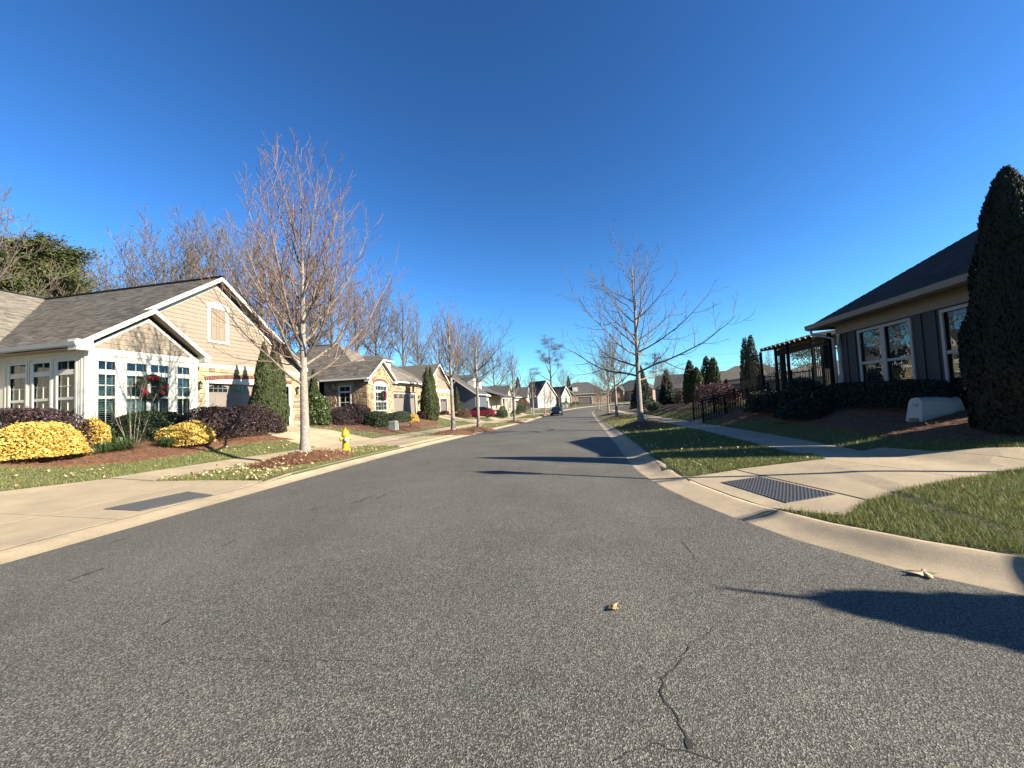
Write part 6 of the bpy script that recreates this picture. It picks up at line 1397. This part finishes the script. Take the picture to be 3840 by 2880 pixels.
# broad crowned oak-like tree and tall pole tree at the street end
def tufted(px, py, dist, seed, label, wide=7., h0f=.5, mat=m_olive, tuft=True):
    d = ray(px, py); p = CP+d*(dist/math.hypot(d[0], d[1])); z0 = zg(p[0], p[1]); H = p[2]-z0; R = empty('tufted_tree', (p[0], p[1], z0-.2), label=label, cat='tree'); rng = np.random.RandomState(seed)
    S = dict(SB); S.update(dens=[0, .55, .9, 0], t0=[0, .45, .4, 0], wob=[0, .14, .2, .2], up=[0, .6, .3, .2], rmin=.03)
    out = bare_tree_mesh(seed, H, .02*H, H*h0f*.62, wide, S, 11, (62, 25), lambda f: 1.05-.6*f); tree_parts(R, out, (m_dbark,)*4, (7, 5, 4, 3))
    tips = np.array([P[-1] for P, R_, l in out if l >= 2]); n = 90; C = (tips[:, None]+rng.normal(0, 1, (len(tips), n, 3))*np.array([.75, .75, .3])).reshape(-1, 3)
    V, F = leaves_np(C, np.tile([0, 0, 1.], (len(C), 1)), .26, rng, .35, .4); link('crown', mesh('crown', V, F), mat, R)
m_tuft = M('dull_tufts', (.20, .18, .13), .9, col2=(.10, .09, .065), island=True, trans=.1)
tufted(2058, 1278, 150, 401, 'broad crowned tree with tufted foliage at the end of the street', 10, .55, m_tuft)
tufted(2455, 1330, 120, 402, 'tall thin tufted tree behind the wide crowned street tree', 5, .6, m_tuft)
tufted(3030, 1325, 60, 403, 'tufted pine seen through the pergola', 4, .5, m_pine)
def pine():
    d = ray(150, 935); p = CP+d*(44/math.hypot(d[0], d[1])); z0 = zg(p[0], p[1]); H = p[2]-z0; R = empty('pine_tree', (p[0], p[1], z0), label='dark green umbrella shaped pine above the house roof at left', cat='tree'); rng = np.random.RandomState(9)
    out = []; S = dict(SB); S.update(dens=[0, .8, 0, 0], rmin=.02, up=[0, .35, .3], wob=[0, .12, .15])
    for ox, oy in ((0, 0), (-3.6, 1.2)):
        P = np.array([[ox, oy, 0], [ox+.1, oy, H*.4], [ox-.1, oy+.2, H*.7], [ox, oy, H*.93]]); out.append((P, np.array([.28, .24, .16, .04]), 0))
        for k in range(22):
            z_ = H*(.52+.42*k/22); a = k*2.4+rng.uniform(-.4, .4); an = radians(78-34*k/22); L = 4.6*(1-.55*k/22)*rng.uniform(.8, 1.1); grow(rng, np.array([ox, oy, z_]), np.array([cos(a)*sin(an), sin(a)*sin(an), cos(an)]), L, .075, 1, S, out)
    tree_parts(R, out, (m_dbark,)*4, (8, 5, 4, 3)); Cs = []
    for P, R_, l in out:
        if l >= 1:
            for q in np.linspace(.35 if l == 1 else .3, 1., 5 if l == 1 else 4): i = q*(len(P)-1); j = min(int(i), len(P)-2); c = P[j]+(P[j+1]-P[j])*(i-j); Cs.append(c+rng.normal(0, 1, (70, 3))*np.array([.45, .45, .14])+[0, 0, .15])
    C = np.concatenate(Cs); V, F = leaves_np(C, np.tile([0, 0, 1.], (len(C), 1)), .28, rng, .3, .45); link('crown', mesh('crown', V, F), m_pine, R)
pine()
shrub('evergreen_thicket', (-36, 21.5), 3.5, 4.5, 6.4, 7000, .3, m_pine, 405, 'ragged green evergreen peeking over the tan roof ridge', boxy=2.2, amp=.2)
# power lines across the right-hand sky
for k, py_ in enumerate((1316, 1347, 1366)):
    a, b = ay(2350, py_+14, 150), ay(3000, py_-3, 150); G().tube([a+(b-a)*t-np.array([0, 0, 3.2*t*(1-t)]) for t in np.linspace(-.6, 1.6, 24)], .022, 4).build('power_line', M('wire_grey', (.25, .27, .3), .6), None, label=['topmost of three thin power lines in the right-hand sky', 'middle of three thin power lines in the right-hand sky', 'lowest of three thin power lines in the right-hand sky'][k], cat='power line', group='power lines')

# ================================================================== ground cover
def lawn_mask(x, y):
    d = kr_dist(x, y); ok = ((x < -7.44) | (d > .71)) & ~in_ring(x, y)
    for P in CONC+MUL:
        bb0, bb1 = P.min(0), P.max(0); m = (x > bb0[0]-.02) & (x < bb1[0]+.02) & (y > bb0[1]-.02) & (y < bb1[1]+.02)
        if m.any(): ok[m] &= ~poly_in(P, x[m], y[m])
    return ok
rsg = np.random.RandomState(77)
def patchy(x, y): return .5+.25*np.sin(x*1.7+2*np.sin(y*.9))+.25*np.sin(y*1.3+1.7*np.sin(x*.8+1))
def blades(name, zones, mat, dry):
    Vs = []
    for x0, x1, y0, y1, den, h, w in zones:
        n = int((x1-x0)*(y1-y0)*den); x = rsg.uniform(x0, x1, n); y = rsg.uniform(y0, y1, n); k = lawn_mask(x, y)
        pt = patchy(x, y); k &= rsg.rand(n) < (.25+.75*pt if dry else 1.); x, y = x[k], y[k]; n = len(x); z = Z(x, y)-.005
        hh = h*rsg.uniform(.45, 1.25, n); a = rsg.uniform(0, 6.28, n); l = rsg.uniform(.15, 1.0 if dry else .75, n)*hh; b2 = rsg.uniform(0, 6.28, n); ww = w*rsg.uniform(.7, 1.4, n)
        P0 = np.stack([x-np.cos(a)*ww, y-np.sin(a)*ww, z], 1); P1 = np.stack([x+np.cos(a)*ww, y+np.sin(a)*ww, z], 1); P2 = np.stack([x+np.cos(b2)*l, y+np.sin(b2)*l, z+hh], 1); Vs.append(np.stack([P0, P1, P2], 1).reshape(-1, 3))
    V = np.concatenate(Vs); return link(name, mesh(name, V, np.arange(len(V)).reshape(-1, 3)), mat, kind='stuff')
ZN = [(2.4, 9.5, 3.1, 9.0, 3600, .075, .0032), (1.5, 4.4, 7.2, 16, 2300, .07, .004), (5.5, 9, 8.8, 16, 1200, .065, .004), (1.5, 4.4, 16, 44, 520, .065, .008), (5.5, 9.4, 16, 46, 330, .065, .009), (-10.6, -7.4, 7.5, 15.5, 1500, .065, .005), (-14.8, -11.8, 1, 16, 1300, .065, .005), (-10.6, -7.4, 20, 76, 150, .07, .014), (-17.5, -11.8, 20, 76, 110, .07, .016), (-12, -2, 104, 133, 18, .1, .05), (9, 24, 34, 60, 30, .08, .03)]
blades('lawn_grass', ZN, m_grass, False)
blades('dry_grass', [(a, b_, c, d, e*.36, h*.9, w) for a, b_, c, d, e, h, w in ZN], m_dry, True)
# fallen leaves scattered over the verges
def litter(zones, size, mat, name='leaf_litter'):
    Vs, Fs, off = [], [], 0
    for x0, x1, y0, y1, n, conc, s in zones:
        x = rsg.uniform(x0, x1, n); y = rsg.uniform(y0, y1, n); k = rsg.rand(n) < .15+.85*patchy(x*1.6+3, y*1.4)**1.5
        if not conc: k &= lawn_mask(x, y) | in_ring(x, y)
        x, y = x[k], y[k]; z = Z(x, y)+ring_h(x, y)+rsg.uniform(.04, .075, len(x)); C = np.stack([x, y, z], 1)
        # five-lobed little leaves
        m = len(x); a = rsg.uniform(0, 6.28, m); sz = size*s*rsg.uniform(.6, 1.3, m); tl = rsg.normal(0, .45, (m, 2)); lob = [1., .42, .8, .38, .72, .3, .72, .38, .8, .42]
        P = [C]
        for j in range(10):
            t = a+2*pi*j/10; r = sz*.5*lob[j]; dx, dy = r*np.cos(t), r*np.sin(t); P.append(C+np.stack([dx, dy, dx*tl[:, 0]+dy*tl[:, 1]], 1))
        V = np.stack(P, 1).reshape(-1, 3); b_ = (np.arange(m)*11)[:, None]; F = np.concatenate([np.stack([b_[:, 0], b_[:, 0]+1+j, b_[:, 0]+1+(j+1) % 10], 1) for j in range(10)])
        # order faces per leaf so that islands stay connected
        Vs.append(V); Fs.append(F+off); off += len(V)
    return link(name, mesh(name, np.concatenate(Vs), np.concatenate(Fs)), mat, kind='stuff')
litter([(-10.5, -7.5, 7.6, 15.4, 2900, False, 1.), (-14.5, -11.9, 2, 15.5, 800, False, 1.), (-10.5, -7.5, 20, 48, 1500, False, 1.1), (-16, -11.9, 20, 60, 900, False, 1.1), (1.6, 4.3, 8.3, 12, 600, False, .75), (1.6, 4.3, 12, 40, 900, False, 1.), (5.6, 9, 16, 45, 500, False, 1.), (2.6, 8, 3.2, 7, 110, False, .8), (-16, -12, 2, 15, 160, True, 1.), (-12.2, -10.4, 8, 30, 60, True, .9), (-17.5, -13.5, 20, 40, 500, True, 1.)], .085, m_leaf_tan)
# pine needles over the beds and mounds
def needles():
    Vs = []
    def add(x, y, z, L, w):
        n = len(x); a = rsg.uniform(0, 6.28, n); l = L*rsg.uniform(.5, 1.2, n)[:, None]; d = np.stack([np.cos(a), np.sin(a), rsg.normal(0, .22, n)], 1); s = np.stack([-np.sin(a), np.cos(a), np.zeros(n)], 1)*w; C = np.stack([x, y, z], 1)
        Vs.append(np.stack([C-d*l/2-s, C-d*l/2+s, C+d*l/2], 1).reshape(-1, 3))
    for P, den, w in zip(MUL, (420, 110, 260, 40), (.0045, .008, .005, .01)):
        b0, b1 = P.min(0), P.max(0); n = int((b1-b0).prod()*den); x = rsg.uniform(b0[0], b1[0], n); y = rsg.uniform(b0[1], b1[1], n); k = poly_in(P, x, y); x, y = x[k], y[k]; add(x, y, Z(x, y)+rsg.uniform(.04, .08, len(x)), .2, w)
    for cx, cy, rx, ry, h in RING:
        dd = math.hypot(cx, cy); n = int(9000/(1+(dd/14)**2)); a = rsg.uniform(0, 6.28, n); t = np.sqrt(rsg.rand(n)); x = cx+rx*t*np.cos(a); y = cy+ry*t*np.sin(a); add(x, y, Z(x, y)+ring_h(x, y)+rsg.uniform(.0, .04, n), .2, .0042*(1+dd/25))
    V = np.concatenate(Vs); link('pine_straw', mesh('pine_straw', V, np.arange(len(V)).reshape(-1, 3)), m_needle, kind='stuff')
needles()
